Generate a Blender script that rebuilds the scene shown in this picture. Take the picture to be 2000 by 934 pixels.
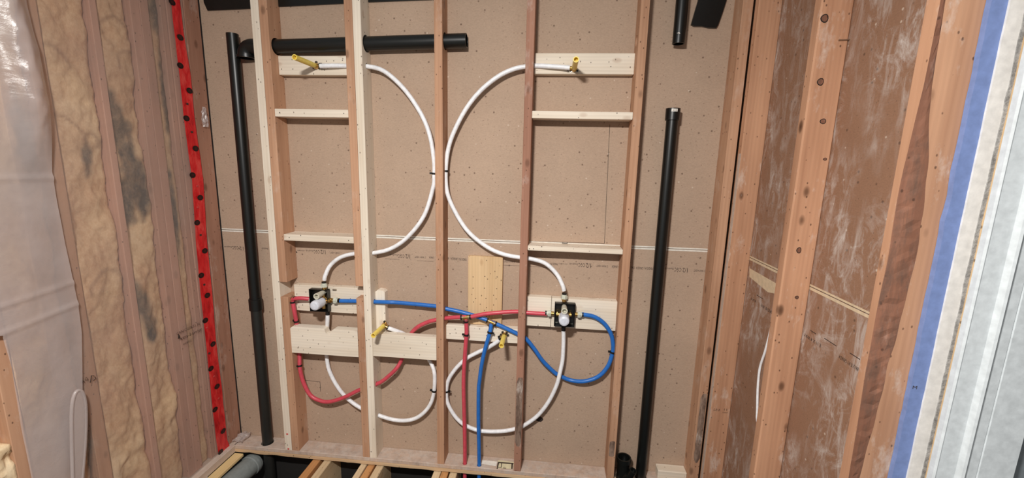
import bpy, bmesh, math, random
from mathutils import Vector, Matrix, noise
random.seed(7)
for o in list(bpy.data.objects): bpy.data.objects.remove(o)
SC = bpy.context.scene
COL = SC.collection

# ------------------------------------------------------------------ camera
FPX = 825.8                       # focal length in pixels of a 2000 px wide frame
ROT = ((0.99481857, 0.09859874, 0.0247849),
       (0.04181658, -0.1746255, -0.98374657),
       (-0.0926681, 0.97968578, -0.17784375))   # rows: camera right, down, forward
CAM = Vector((0.0, -1.86, 1.548))
cd = bpy.data.cameras.new('camera'); cam = bpy.data.objects.new('camera', cd); COL.objects.link(cam)
r0, r1, r2 = (Vector(r) for r in ROT)
cam.matrix_world = Matrix(((r0.x, -r1.x, -r2.x, CAM.x), (r0.y, -r1.y, -r2.y, CAM.y), (r0.z, -r1.z, -r2.z, CAM.z), (0, 0, 0, 1)))
cd.sensor_width = 36; cd.lens = FPX * 36 / 2000; cd.clip_start = 0.02; cd.clip_end = 50
SC.camera = cam

# ------------------------------------------------------------------ light and exposure
W = bpy.data.worlds.new('world'); SC.world = W; W.use_nodes = True
bg = W.node_tree.nodes['Background']; bg.inputs[0].default_value = (1.0, 0.985, 0.97, 1); bg.inputs[1].default_value = 0.25
ld = bpy.data.lights.new('vanity_lamp', 'AREA'); ld.shape = 'RECTANGLE'; ld.size = 0.20; ld.size_y = 0.06
ld.energy = 66; ld.color = (1.0, 0.97, 0.935)
lo = bpy.data.objects.new('vanity_lamp', ld); COL.objects.link(lo)
lo.location = (-0.36, -1.9, 2.28)
lo.rotation_euler = (Vector((-0.35, -1.12, 0.0)) - Vector(lo.location)).to_track_quat('-Z', 'Y').to_euler()
vs = SC.view_settings
SC.display_settings.display_device = 'sRGB'
vs.view_transform = 'Standard'; vs.look = 'None'; vs.gamma = 1; vs.exposure = 0.0; vs.use_curve_mapping = False

# ------------------------------------------------------------------ helpers
def ray(px, py): return r0 * ((px - 1000) / FPX) + r1 * ((py - 467) / FPX) + r2
def at(px, py, Y=0.0):  d = ray(px, py); return CAM + d * ((Y - CAM.y) / d.y)      # point on a plane parallel to the back wall
def atx(px, py, X):     d = ray(px, py); return CAM + d * ((X - CAM.x) / d.x)      # point on a side wall plane
def atz(px, py, Z):     d = ray(px, py); return CAM + d * ((Z - CAM.z) / d.z)      # point at a height

def lin(*c): return tuple(((v / 255) / 12.92 if v / 255 <= .04045 else ((v / 255 + .055) / 1.055) ** 2.4) for v in c) + (1,)

class MB:
    def __init__(s): s.v = []; s.f = []; s.sm = []
    def add(s, vs_, fs, smooth=False):
        b = len(s.v); s.v += [Vector(v) for v in vs_]
        for f in fs: s.f.append([b + i for i in f]); s.sm.append(smooth)
        return s
    def box(s, x0, x1, y0, y1, z0, z1, bev=0.0012):
        if x0 > x1: x0, x1 = x1, x0
        if y0 > y1: y0, y1 = y1, y0
        if z0 > z1: z0, z1 = z1, z0
        b = min(bev, (x1 - x0) / 3, (y1 - y0) / 3, (z1 - z0) / 3)
        bm = bmesh.new(); g = bmesh.ops.create_cube(bm, size=1)
        for v in bm.verts: v.co = Vector(((x0 + x1) / 2 + v.co.x * (x1 - x0), (y0 + y1) / 2 + v.co.y * (y1 - y0), (z0 + z1) / 2 + v.co.z * (z1 - z0)))
        if b > 0: bmesh.ops.bevel(bm, geom=list(bm.edges), offset=b, segments=1, affect='EDGES')
        bm.verts.index_update(); s.add([v.co.copy() for v in bm.verts], [[v.index for v in f.verts] for f in bm.faces]); bm.free(); return s
    def prism(s, poly, ext):
        """closed polygon (list of 3D points) pushed along ext"""
        n = len(poly); e = Vector(ext); P = [Vector(p) for p in poly]
        # orient
        nn = Vector((0, 0, 0))
        for i in range(n): nn += P[i].cross(P[(i + 1) % n])
        if nn.dot(e) > 0: P.reverse()
        return s.add(P + [p + e for p in P], [list(range(n)), list(range(2 * n - 1, n - 1, -1))] + [[i, i + n, (i + 1) % n + n, (i + 1) % n] for i in range(n)])
    def rings(s, pts, rad, seg=16, cap=True, smooth=True, flip=False):
        pts = [Vector(p) for p in pts]; n = len(pts)
        if not hasattr(rad, '__len__'): rad = [rad] * n
        T = []
        for i in range(n):
            a = pts[max(i - 1, 0)]; b = pts[min(i + 1, n - 1)]; d = b - a
            T.append(d.normalized() if d.length > 1e-9 else (T[-1] if T else Vector((0, 0, 1))))
        u = T[0].orthogonal().normalized(); V = []
        for i in range(n):
            u = (u - T[i] * u.dot(T[i])).normalized(); w = T[i].cross(u)
            for k in range(seg):
                a = 2 * math.pi * k / seg
                V.append(pts[i] + (u * math.cos(a) + w * math.sin(a)) * rad[i])
        F = []
        for i in range(n - 1):
            for k in range(seg):
                k2 = (k + 1) % seg
                F.append([i * seg + k, i * seg + k2, (i + 1) * seg + k2, (i + 1) * seg + k])
        s.add(V, F, smooth)
        if cap:
            s.add(V[:seg], [list(range(seg - 1, -1, -1))]); s.add(V[-seg:], [list(range(seg))])
        return s
    def pipe(s, a, b, r, wall=0.004, seg=24):
        """open hollow pipe from a to b"""
        a = Vector(a); b = Vector(b); d = (b - a).normalized(); ri = r - wall
        s.profile(a, d, [(0, ri), (0, r), ((b - a).length, r), ((b - a).length, ri), (0, ri)], seg); return s
    def profile(s, o, d, pr, seg=24, smooth=True):
        """lathe: list of (distance along d, radius); hard edges by doubling vertices"""
        o = Vector(o); d = Vector(d).normalized(); u = d.orthogonal().normalized(); w = d.cross(u)
        for (h0, q0), (h1, q1) in zip(pr[:-1], pr[1:]):
            V = []
            for h, q in ((h0, q0), (h1, q1)):
                for k in range(seg):
                    a = 2 * math.pi * k / seg; V.append(o + d * h + (u * math.cos(a) + w * math.sin(a)) * max(q, 1e-5))
            s.add(V, [[k, (k + 1) % seg, seg + (k + 1) % seg, seg + k] for k in range(seg)], smooth)
        return s
    def build(s, name, mat, parent=None, org=None, label=None):
        if parent is not None: org = Vector(parent['_o'])
        if org is None:
            xs = [v.x for v in s.v]; ys = [v.y for v in s.v]; zs = [v.z for v in s.v]
            org = Vector(((min(xs) + max(xs)) / 2, (min(ys) + max(ys)) / 2, min(zs)))
        org = Vector(org)
        me = bpy.data.meshes.new(name); me.from_pydata([v - org for v in s.v], [], s.f); me.update()
        me.polygons.foreach_set('use_smooth', s.sm)
        me.materials.append(mat)
        o = bpy.data.objects.new(name, me); COL.objects.link(o)
        if parent is not None: o.parent = parent
        else: o.location = org
        o['_o'] = tuple(org)
        if label: o['label'] = label
        return o

def tag(o, label, cat, group=None, kind=None):
    o['label'] = label; o['category'] = cat
    if group: o['group'] = group
    if kind: o['kind'] = kind
    return o
def struct(o, label=None):
    o['kind'] = 'structure'
    if label: o['label'] = label
    return o
def thing(name, loc, label, cat, group=None):
    o = bpy.data.objects.new(name, None); COL.objects.link(o); o.location = loc; o.empty_display_size = .05
    o['_o'] = tuple(loc); return tag(o, label, cat, group)
def spline(P, per=8):
    P = [Vector(p) for p in P]; out = []
    for i in range(len(P) - 1):
        a = P[max(i - 1, 0)]; b = P[i]; c = P[i + 1]; d = P[min(i + 2, len(P) - 1)]
        for k in range(per):
            t = k / per
            out.append(.5 * ((2 * b) + (c - a) * t + (2 * a - 5 * b + 4 * c - d) * t * t + (3 * b - a - 3 * c + d) * t ** 3))
    out.append(P[-1]); return out

# ------------------------------------------------------------------ materials
def newmat(name):
    m = bpy.data.materials.new(name); m.use_nodes = True; nt = m.node_tree
    return m, nt, nt.nodes['Principled BSDF']
def N(nt, t, **k):
    n = nt.nodes.new(t)
    for a, b in k.items():
        if a.startswith('i_'): n.inputs[a[2:].replace('_', ' ')].default_value = b
        else: setattr(n, a, b)
    return n
def ramp(nt, src, stops):
    r = N(nt, 'ShaderNodeValToRGB'); e = r.color_ramp.elements
    e[0].position, e[0].color = stops[0]; e[1].position, e[1].color = stops[-1]
    for p, c in stops[1:-1]: x = e.new(p); x.color = c
    nt.links.new(src, r.inputs[0]); return r.outputs[0]
def mix(nt, f, a, b, bt='MIX'):
    n = N(nt, 'ShaderNodeMix', data_type='RGBA', blend_type=bt)
    for i, v in ((0, f), (6, a), (7, b)):
        if hasattr(v, 'is_output'): nt.links.new(v, n.inputs[i])
        else: n.inputs[i].default_value = v
    return n.outputs[2]
def coords(nt, scale, rnd=True, rot=(0, 0, 0)):
    g = N(nt, 'ShaderNodeNewGeometry'); out = g.outputs['Position']
    if rnd:
        oi = N(nt, 'ShaderNodeObjectInfo'); mu = N(nt, 'ShaderNodeMath', operation='MULTIPLY'); mu.inputs[1].default_value = 17.3
        nt.links.new(oi.outputs['Random'], mu.inputs[0])
        va = N(nt, 'ShaderNodeVectorMath', operation='ADD'); nt.links.new(out, va.inputs[0]); nt.links.new(mu.outputs[0], va.inputs[1]); out = va.outputs[0]
    mp = N(nt, 'ShaderNodeMapping'); mp.inputs['Scale'].default_value = scale; mp.inputs['Rotation'].default_value = rot
    nt.links.new(out, mp.inputs[0]); return mp.outputs[0]
def tex(nt, co, scale=1, detail=4, rough=.55, dist=0):
    n = N(nt, 'ShaderNodeTexNoise'); n.inputs['Scale'].default_value = scale; n.inputs['Detail'].default_value = detail
    n.inputs['Roughness'].default_value = rough; n.inputs['Distortion'].default_value = dist
    nt.links.new(co, n.inputs['Vector']); return n.outputs['Fac']
def bump(nt, p, h, s=.3, d=.002):
    b = N(nt, 'ShaderNodeBump'); b.inputs['Strength'].default_value = s; b.inputs['Distance'].default_value = d
    nt.links.new(h, b.inputs['Height']); nt.links.new(b.outputs[0], p.inputs['Normal'])

def plain(name, col, rough=.5, metal=0, spec=.5, alpha=1):
    m, nt, p = newmat(name); p.inputs['Base Color'].default_value = col; p.inputs['Roughness'].default_value = rough
    p.inputs['Metallic'].default_value = metal; p.inputs['Specular IOR Level'].default_value = spec
    co = coords(nt, (1, 1, 1)); n = tex(nt, co, 60, 3)
    c = ramp(nt, n, [(.3, tuple(v * .88 for v in col[:3]) + (1,)), (.7, tuple(min(1, v * 1.08) for v in col[:3]) + (1,))])
    nt.links.new(c, p.inputs['Base Color']); return m

def wood(name, light, dark, axis='Z', knots=.5, scuff=0., grime=0., knotcol=(70, 40, 22), dust=0.):
    m, nt, p = newmat(name)
    sc = {'Z': (45, 45, 1.6), 'X': (1.6, 45, 45), 'Y': (45, 1.6, 45)}[axis]
    co = coords(nt, sc); n = tex(nt, co, 1, 5, .6, .35)
    col = ramp(nt, n, [(.3, dark), (.62, light)])
    # broad tone drift along the board
    s2 = {'Z': (7, 7, 1.3), 'X': (1.3, 7, 7), 'Y': (7, 1.3, 7)}[axis]
    n2 = tex(nt, coords(nt, s2), 1, 3)
    col = mix(nt, .55, col, ramp(nt, n2, [(.35, tuple(v * .8 for v in dark[:3]) + (1,)), (.65, light)]), 'MIX')
    # cathedral grain lines
    wv = N(nt, 'ShaderNodeTexWave', wave_type='BANDS', bands_direction='X' if axis != 'X' else 'Z'); wv.inputs['Scale'].default_value = 22; wv.inputs['Distortion'].default_value = 5; wv.inputs['Detail'].default_value = 2; wv.inputs['Detail Scale'].default_value = .6
    s3 = {'Z': (1, 1, .12), 'X': (.12, 1, 1), 'Y': (1, .12, 1)}[axis]
    nt.links.new(coords(nt, s3), wv.inputs['Vector'])
    col = mix(nt, .22, col, mix(nt, wv.outputs['Fac'], tuple(v * .72 for v in light[:3]) + (1,), light), 'MIX')
    # knots and nail marks
    vo = N(nt, 'ShaderNodeTexVoronoi'); vo.inputs['Scale'].default_value = 1; vo.inputs['Randomness'].default_value = 1
    s4 = {'Z': (13, 13, 7), 'X': (7, 13, 13), 'Y': (13, 7, 13)}[axis]
    nt.links.new(coords(nt, s4), vo.inputs['Vector'])
    kf = ramp(nt, vo.outputs['Distance'], [(.0, (knots, knots, knots, 1)), (.10, (knots * .7,) * 3 + (1,)), (.17, (0, 0, 0, 1))])
    col = mix(nt, kf, col, lin(*knotcol))
    vo2 = N(nt, 'ShaderNodeTexVoronoi'); nt.links.new(coords(nt, (45, 45, 30)), vo2.inputs['Vector']); vo2.inputs['Scale'].default_value = 1
    kf2 = ramp(nt, vo2.outputs['Distance'], [(.0, (.85,) * 3 + (1,)), (.09, (.6,) * 3 + (1,)), (.13, (0, 0, 0, 1))])
    col = mix(nt, kf2, col, lin(62, 38, 26))
    if scuff:
        q = tex(nt, coords(nt, (14, 14, 6)), 1, 6, .7)
        col = mix(nt, ramp(nt, q, [(.56, (0, 0, 0, 1)), (.72, (scuff,) * 3 + (1,))]), col, lin(226, 214, 203))
    if grime:
        q = tex(nt, coords(nt, (40, 40, 9)), 1, 6, .7)
        col = mix(nt, ramp(nt, q, [(.45, (0, 0, 0, 1)), (.62, (grime,) * 3 + (1,))]), col, lin(92, 72, 62))
    if dust:
        q = tex(nt, coords(nt, (22, 22, 22)), 1, 6, .75)
        col = mix(nt, ramp(nt, q, [(.38, (dust * .5,) * 3 + (1,)), (.68, (dust,) * 3 + (1,))]), col, lin(208, 198, 188))
    nt.links.new(col, p.inputs['Base Color']); p.inputs['Roughness'].default_value = .75; p.inputs['Specular IOR Level'].default_value = .25
    bump(nt, p, n, .35, .0012); return m

OL, OD = lin(203, 160, 129), lin(168, 122, 93)
RL, RD = lin(180, 134, 112), lin(146, 102, 82)
NL, ND = lin(241, 230, 213), lin(222, 204, 180)
M_OLDZ = wood('old_orange_timber', OL, OD, 'Z', .6, .25)
M_REDZ = wood('old_reddish_timber', RL, RD, 'Z', .6, .35)
M_RWZ = wood('right_wall_timber', lin(208, 160, 127), lin(168, 120, 91), 'Z', .95, .6)
M_NEWZ = wood('new_spruce_upright', NL, ND, 'Z', .35, 0, 0, (150, 105, 70))
M_NEWX = wood('new_spruce_lying', NL, ND, 'X', .35, 0, 0, (150, 105, 70))
M_NEWY = wood('new_spruce_joist', lin(226, 202, 165), lin(200, 170, 130), 'Y', .3, 0, 0, (150, 105, 70))
M_OLDY = wood('old_joist', lin(214, 160, 105), lin(180, 122, 75), 'Y', .3)
M_PLATE = wood('dusty_plate', lin(200, 158, 126), lin(158, 116, 90), 'X', .5, 0, .45, (120, 80, 55), dust=.8)
M_PLATEY = wood('dusty_plate_side', lin(196, 164, 140), lin(168, 132, 110), 'Y', .3, 0, 0, (120, 80, 55), dust=.8)
M_GRIME = wood('weathered_timber', lin(176, 150, 132), lin(96, 74, 62), 'Z', .8, .9, .9)
M_PLYZ = wood('pale_board', lin(224, 192, 150), lin(204, 168, 124), 'Z', .4, 0, 0, (150, 100, 60))
M_BARK = wood('wane_bark', lin(150, 104, 82), lin(92, 60, 46), 'Z', .9, .2, .7)
M_FILMSTUD = wood('film_covered_timber', lin(208, 164, 144), lin(186, 142, 122), 'Z', .3, .1)

def drywall(name, base, scuffs=0.):
    m, nt, p = newmat(name)
    b = lin(*base)
    n = tex(nt, coords(nt, (1, 1, 1), False), 3.0, 5, .6)
    col = ramp(nt, n, [(.3, tuple(v * .9 for v in b[:3]) + (1,)), (.7, tuple(v * 1.08 for v in b[:3]) + (1,))])
    f = tex(nt, coords(nt, (120, 120, 260), False), 1, 3, .7)
    col = mix(nt, .35, col, ramp(nt, f, [(.35, tuple(v * .78 for v in b[:3]) + (1,)), (.65, tuple(v * 1.15 for v in b[:3]) + (1,))]))
    for sc, th, c in ((24, .085, (84, 62, 50)), (17, .05, (214, 196, 178)), (55, .09, (112, 86, 70))):
        vo = N(nt, 'ShaderNodeTexVoronoi'); vo.inputs['Scale'].default_value = sc; nt.links.new(coords(nt, (1, 1, 1), False), vo.inputs['Vector'])
        col = mix(nt, ramp(nt, vo.outputs['Distance'], [(0, (.85,) * 3 + (1,)), (th, (.5,) * 3 + (1,)), (th * 1.4, (0, 0, 0, 1))]), col, lin(*c))
    if scuffs:
        big = tex(nt, coords(nt, (1, 2.2, 1.6), False), 1.4, 3, .6)
        bm_ = ramp(nt, big, [(.36, (0, 0, 0, 1)), (.56, (1, 1, 1, 1))])
        a = tex(nt, coords(nt, (1, 26, 7), False, (.6, 0, 0)), 1, 7, .72, .8)
        am = ramp(nt, a, [(.48, (0, 0, 0, 1)), (.68, (1, 1, 1, 1))])
        c2 = tex(nt, coords(nt, (1, 9, 9), False), 1, 8, .75, 1.2)
        cm = ramp(nt, c2, [(.51, (0, 0, 0, 1)), (.70, (1, 1, 1, 1))])
        k = mix(nt, .5, mix(nt, 1.0, am, bm_, 'MULTIPLY'), mix(nt, 1.0, cm, bm_, 'MULTIPLY'))
        kk = mix(nt, 1.0, k, (scuffs,) * 3 + (1,), 'MULTIPLY')
        col = mix(nt, kk, col, lin(226, 220, 214))
    nt.links.new(col, p.inputs['Base Color']); p.inputs['Roughness'].default_value = .85; p.inputs['Specular IOR Level'].default_value = .2
    bump(nt, p, f, .15, .001); return m
M_DRY = drywall('brown_drywall_paper', (181, 156, 135))
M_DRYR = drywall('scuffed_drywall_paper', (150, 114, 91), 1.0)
M_EDGE = plain('paper_edge', lin(226, 220, 208), .8)
M_EDGER = plain('tan_edge', lin(214, 192, 160), .8)
M_INK = plain('ink', lin(58, 44, 38), .8)
M_DARK = plain('dark_gap', lin(26, 20, 17), .9)
M_ABS = plain('black_pipe', lin(15, 17, 16), .36)
M_ABSD = plain('dusty_black_pipe', lin(30, 31, 29), .5)
M_WHITE = plain('white_tubing', lin(243, 243, 245), .35)
M_RED = plain('red_tubing', lin(204, 74, 88), .38)
M_BLUE = plain('blue_tubing', lin(38, 108, 190), .38)
M_CLIP = plain('black_clip', lin(18, 17, 17), .4)
M_BRASS = plain('brass', lin(206, 168, 100), .3, 1)
M_NUT = plain('plastic_nut', lin(204, 206, 190), .4)
M_CHROME = plain('crimp_metal', lin(190, 182, 170), .3, 1)
M_YEL = plain('yellow_plastic', lin(244, 218, 104), .4)
M_YELIN = plain('yellow_inside', lin(226, 194, 40), .5)
M_BEIGE = plain('beige_plastic', lin(206, 202, 184), .4)
M_CAP = plain('milky_cap', lin(214, 217, 226), .35)
M_BOXB = plain('black_bracket', lin(16, 17, 16), .35)
M_DUCT = plain('grey_duct', lin(128, 134, 132), .7)
M_UNDERSHADE = plain('underfloor_shade', lin(30, 27, 25), .9)  # near-black base colour stands in for the shade below the floor
M_OSB = wood('strand_board', lin(232, 204, 150), lin(190, 150, 96), 'Y', .4)
M_PLY = wood('plywood_edge', lin(226, 196, 158), lin(190, 152, 114), 'X', .3)
M_BLUEB = plain('blue_board', lin(120, 140, 190), .8)
M_PLASTER = plain('white_plaster', lin(232, 228, 222), .8)
M_DOORW = plain('white_door_paint', lin(214, 220, 222), .35)
M_DOORSHADE = plain('door_shade_grey', lin(120, 128, 132), .5)  # grey tone paints in the shading behind the casing
M_TAPEBLK = plain('black_wrap', lin(17, 18, 17), .3)
M_PAPER = plain('cream_label', lin(222, 212, 176), .6)
M_WTAPE = plain('white_tape', lin(236, 231, 222), .6)
M_SMEAR = plain('old_plaster_smear', lin(196, 176, 160), .9)
M_NAIL = plain('nail_steel', lin(90, 84, 80), .4, 1)
M_OVALBLK = plain('black_oval', lin(50, 38, 34), .9)
M_DKRED = plain('dark_red_print', lin(120, 34, 34), .6)
M_TAPEINK = plain('tape_ink', lin(30, 14, 14), .4)
M_REDMARK = plain('red_crayon', lin(214, 74, 70), .8)

def gypsum():
    m, nt, p = newmat('torn_gypsum'); n = tex(nt, coords(nt, (60, 60, 60)), 1, 6, .7)
    nt.links.new(ramp(nt, n, [(.3, lin(120, 118, 116)), (.7, lin(196, 194, 190))]), p.inputs['Base Color']); p.inputs['Roughness'].default_value = .95
    bump(nt, p, n, 1, .006); return m
M_GYP = gypsum()

def red_tape():
    m, nt, p = newmat('red_sheathing_tape')
    n = tex(nt, coords(nt, (1, 40, 12)), 1, 5, .65, .6)
    nt.links.new(ramp(nt, n, [(.32, lin(172, 20, 26)), (.5, lin(216, 36, 40)), (.72, lin(232, 84, 76))]), p.inputs['Base Color'])
    p.inputs['Roughness'].default_value = .22; bump(nt, p, n, .5, .004); return m
M_TAPE = red_tape()

def batt():
    m, nt, p = newmat('glass_fibre_batt')
    n = tex(nt, coords(nt, (1, 5, 3)), 1, 6, .6, .5)
    col = ramp(nt, n, [(.28, lin(192, 144, 108)), (.42, lin(214, 174, 132)), (.56, lin(232, 204, 162)), (.72, lin(240, 222, 188))])
    big = tex(nt, coords(nt, (1, 3, 1.2), False), 1, 3, .6)
    col = mix(nt, ramp(nt, big, [(.4, (0, 0, 0, 1)), (.66, (.75,) * 3 + (1,))]), col, lin(196, 150, 118))
    f = tex(nt, coords(nt, (90, 90, 60)), 1, 5, .7)
    col = mix(nt, .3, col, ramp(nt, f, [(.3, lin(168, 130, 96)), (.7, lin(244, 224, 190))]))
    a = N(nt, 'ShaderNodeAttribute', attribute_name='stain')
    b = tex(nt, coords(nt, (14, 14, 9)), 1, 6, .7)
    st = N(nt, 'ShaderNodeMath', operation='MULTIPLY'); nt.links.new(a.outputs['Fac'], st.inputs[0]); nt.links.new(ramp(nt, b, [(.3, (.45,) * 3 + (1,)), (.6, (1, 1, 1, 1))]), st.inputs[1])
    a2 = N(nt, 'ShaderNodeAttribute', attribute_name='ring')
    col = mix(nt, a2.outputs['Fac'], col, lin(122, 84, 62))
    col = mix(nt, st.outputs[0], col, lin(52, 55, 56))
    nt.links.new(col, p.inputs['Base Color']); p.inputs['Roughness'].default_value = 1; p.inputs['Specular IOR Level'].default_value = .05
    bump(nt, p, f, .4, .005); return m
M_BATT = batt()

def film(name, body, milk, rough, bstr):
    m, nt, p = newmat(name); out = nt.nodes['Material Output']
    tr = N(nt, 'ShaderNodeBsdfTransparent'); tr.inputs[0].default_value = (.97, .96, .95, 1)
    p.inputs['Base Color'].default_value = milk; p.inputs['Roughness'].default_value = rough; p.inputs['Specular IOR Level'].default_value = .9
    n = tex(nt, coords(nt, (9, 9, 9)), 1, 4, .6, .6); n3 = tex(nt, coords(nt, (1, 30, 70)), 1, 5, .7, 1.5)
    hm = mix(nt, .25, n, n3); bump(nt, p, hm, bstr, .02)
    lw = N(nt, 'ShaderNodeLayerWeight'); lw.inputs[0].default_value = .35
    nt.links.new(p.inputs['Normal'].links[0].from_socket, lw.inputs['Normal'])
    ad = N(nt, 'ShaderNodeMath', operation='MULTIPLY_ADD'); ad.inputs[1].default_value = .35; ad.inputs[2].default_value = body; ad.use_clamp = True
    nt.links.new(lw.outputs['Fresnel'], ad.inputs[0])
    v = ramp(nt, tex(nt, coords(nt, (3, 3, 3)), 1, 4), [(.3, (.7,) * 3 + (1,)), (.7, (1.3,) * 3 + (1,))])
    mu = N(nt, 'ShaderNodeMath', operation='MULTIPLY'); mu.use_clamp = True; nt.links.new(ad.outputs[0], mu.inputs[0]); nt.links.new(v, mu.inputs[1])
    mx = N(nt, 'ShaderNodeMixShader'); nt.links.new(mu.outputs[0], mx.inputs[0]); nt.links.new(tr.outputs[0], mx.inputs[1]); nt.links.new(p.outputs[0], mx.inputs[2])
    nt.links.new(mx.outputs[0], out.inputs[0]); return m
M_FILM = film('clear_poly_film', .15, lin(236, 216, 204), .2, .35)
M_FLAP = film('milky_poly_film', .46, lin(216, 203, 199), .22, .16)

# ------------------------------------------------------------------ structure: back wall
YB = 0.089; ZS = 1.18; XL = -1.655; XR = 0.745; XD = 0.834; TOP = 2.46
wb = thing('wall_back', (-.4, YB, 0), 'brown paper back of the drywall sheets behind the open framing', 'wall'); del wb['category']; wb['kind'] = 'structure'
MB().box(-1.70, XD, YB, YB + .0127, ZS + .001, TOP, .0008).build('drywall_sheet', M_DRY, wb)
MB().box(-1.70, XD, YB, YB + .0127, .0, ZS - .001, .0008).build('drywall_sheet', M_DRY, wb)
MB().box(-1.70, XD, YB - .0006, YB, ZS + .0015, ZS + .0075, 0).build('paper_edge', M_EDGE, wb, label='white folded paper edge of the upper sheet')
MB().box(-1.70, XD, YB - .0006, YB, ZS - .0085, ZS - .0015, 0).build('paper_edge', M_EDGE, wb, label='white folded paper edge of the lower sheet')
def strip(a, b, w, Y, name, mat, parent, t=.0005):
    d = (b - a).normalized(); n = Vector((d.z, 0, -d.x)) * w / 2
    MB().prism([Vector((p.x, Y, p.z)) for p in (a + n, b + n, b - n, a - n)], (0, -t, 0)).build(name, mat, parent)
for a, b in (((1191, 243), (1180.5, 475.5)), ((1036, 471.5), (1180.5, 475.5)), ((596, 743), (625, 746)), ((625, 746), (626, 765))):
    strip(at(*a, YB), at(*b, YB), .0016, YB, 'cut_line', M_DARK, wb)
for a, b in (((752, 505.5), (780, 507)), ((983, 518), (1016, 519.5)), ((1033, 520), (1070, 523)), ((815, 509.5), (846, 510.5))):
    strip(at(*a, YB), at(*b, YB), .0009, YB, 'printed_rule', M_INK, wb)
def lettering(txt, pos, h, w, plane, parent, flip=True, mat=None, name='printed_lettering', tilt=0.0):
    """flat lettering fitted to width w and height h centred on pos; plane = 'back', 'right' or 'left' wall"""
    c = bpy.data.curves.new(name, 'FONT'); c.body = txt; c.size = 1; c.resolution_u = 1
    o = bpy.data.objects.new(name, c); COL.objects.link(o)
    me = bpy.data.meshes.new_from_object(o.evaluated_get(bpy.context.evaluated_depsgraph_get())) if False else None
    bpy.context.view_layer.update(); dg = bpy.context.evaluated_depsgraph_get(); me = bpy.data.meshes.new_from_object(o.evaluated_get(dg))
    bpy.data.objects.remove(o)
    xs = [v.co.x for v in me.vertices]; ys = [v.co.y for v in me.vertices]
    sx = w / (max(xs) - min(xs)); sy = h / (max(ys) - min(ys)); cx = (max(xs) + min(xs)) / 2; cy = (max(ys) + min(ys)) / 2
    org = Vector(parent['_o'])
    for v in me.vertices:
        x, y = (v.co.x - cx) * sx, (v.co.y - cy) * sy
        x, y = x * math.cos(tilt) - y * math.sin(tilt), x * math.sin(tilt) + y * math.cos(tilt)
        if flip: x, y = -x, -y
        if plane == 'back': q = Vector((pos.x + x, pos.y, pos.z + y))
        elif plane == 'right': q = Vector((pos.x, pos.y - x, pos.z + y))
        elif plane == 'left': q = Vector((pos.x, pos.y + x, pos.z + y))
        else: q = Vector((pos.x + x, pos.y + y, pos.z))
        v.co = q - org
    me.name = name; me.materials.clear(); me.materials.append(mat or M_INK)
    o = bpy.data.objects.new(name, me); COL.objects.link(o); o.parent = parent; return o
def wl(txt, x0, x1, y, h):
    a, b = at(x0, y, YB - .0006), at(x1, y, YB - .0006); lettering(txt, (a + b) / 2, h, (b - a).length, 'back', wb)
for T in ((('Sheetrock', 438, 453, 482.5, .008), ('CGC', 454, 466, 484, .017), ('1/2', 468, 476, 485.5, .019)),
          (('Sheetrock', 511, 524, 486, .010),),
          (('ultralight', 580, 595, 489.5, .006), ('Sheetrock', 597, 612, 490.3, .009), ('CGC', 613, 624.5, 492, .018), ('1/2', 626, 635.5, 492.5, .021), ('5 WAY 4 EXT', 645, 664, 494, .009)),
          (('Sheetrock', 761, 777, 498.2, .009), ('CGC', 778, 790, 500.5, .018), ('1/2', 792, 801, 501, .021), ('5 WAY 4 EXT', 810, 831, 502.5, .009), ('CANADA', 838, 848, 503.3, .01)),
          (('FABRIQUE', 871, 877, 504.5, .013), ('CANADA', 880, 896, 505.8, .013), ('MADE IN', 897, 911, 507, .013)),
          (('5 WAY 4 EXT', 984, 1005, 510.8, .01),),
          (('MADE IN', 1075, 1089, 516, .011), ('ultralight', 1091, 1109, 515.5, .005), ('Sheetrock', 1112, 1129, 516.2, .010), ('CGC', 1130, 1143, 518, .019), ('1/2', 1144.5, 1154, 519, .022), ('5 WAY 4 EXT', 1165, 1187, 520, .010), ('CANADA', 1195, 1208, 521.2, .013)),
          (('FA', 1233, 1239, 523, .013), ('CANADA', 1242, 1257, 524, .012), ('MADE IN', 1259, 1275, 524.6, .012)),
          (('Sheetrock', 1299, 1316, 525, .010), ('CGC', 1317.5, 1331, 527, .019), ('1/2', 1333, 1343, 528, .022), ('5 WAY 4 EXT', 1355, 1377, 529, .010))):
    for a in T: wl(*a)
tri = at(578, 491.5, YB); MB().prism([tri + Vector((-.006, 0, -.006)), tri + Vector((.008, 0, -.006)), tri + Vector((-.004, 0, .01))], (0, -.0006, 0)).build('printed_mark', M_INK, wb)
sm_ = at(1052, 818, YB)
MB().prism([sm_ + Vector((math.cos(a) * .022 * (1 + .15 * math.sin(3 * a)), 0, math.sin(a) * .016 + math.cos(a) * -.006)) for a in [k * math.pi / 10 for k in range(20)]], (0, -.0006, 0)).build('oval_mark', M_OVALBLK, wb, label='black oval patch behind the right lower white loop')  # flat near-black oval on the lower sheet, slightly uneven outline

# plates and floor edge
pl = MB().box(-1.63, XR, 0, YB, .0165, .038, .002)
plate = pl.build('bottom_plate', M_PLATE)
tag(plate, 'dusty bottom plate lying under all the studs of the back wall', 'plate')
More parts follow.
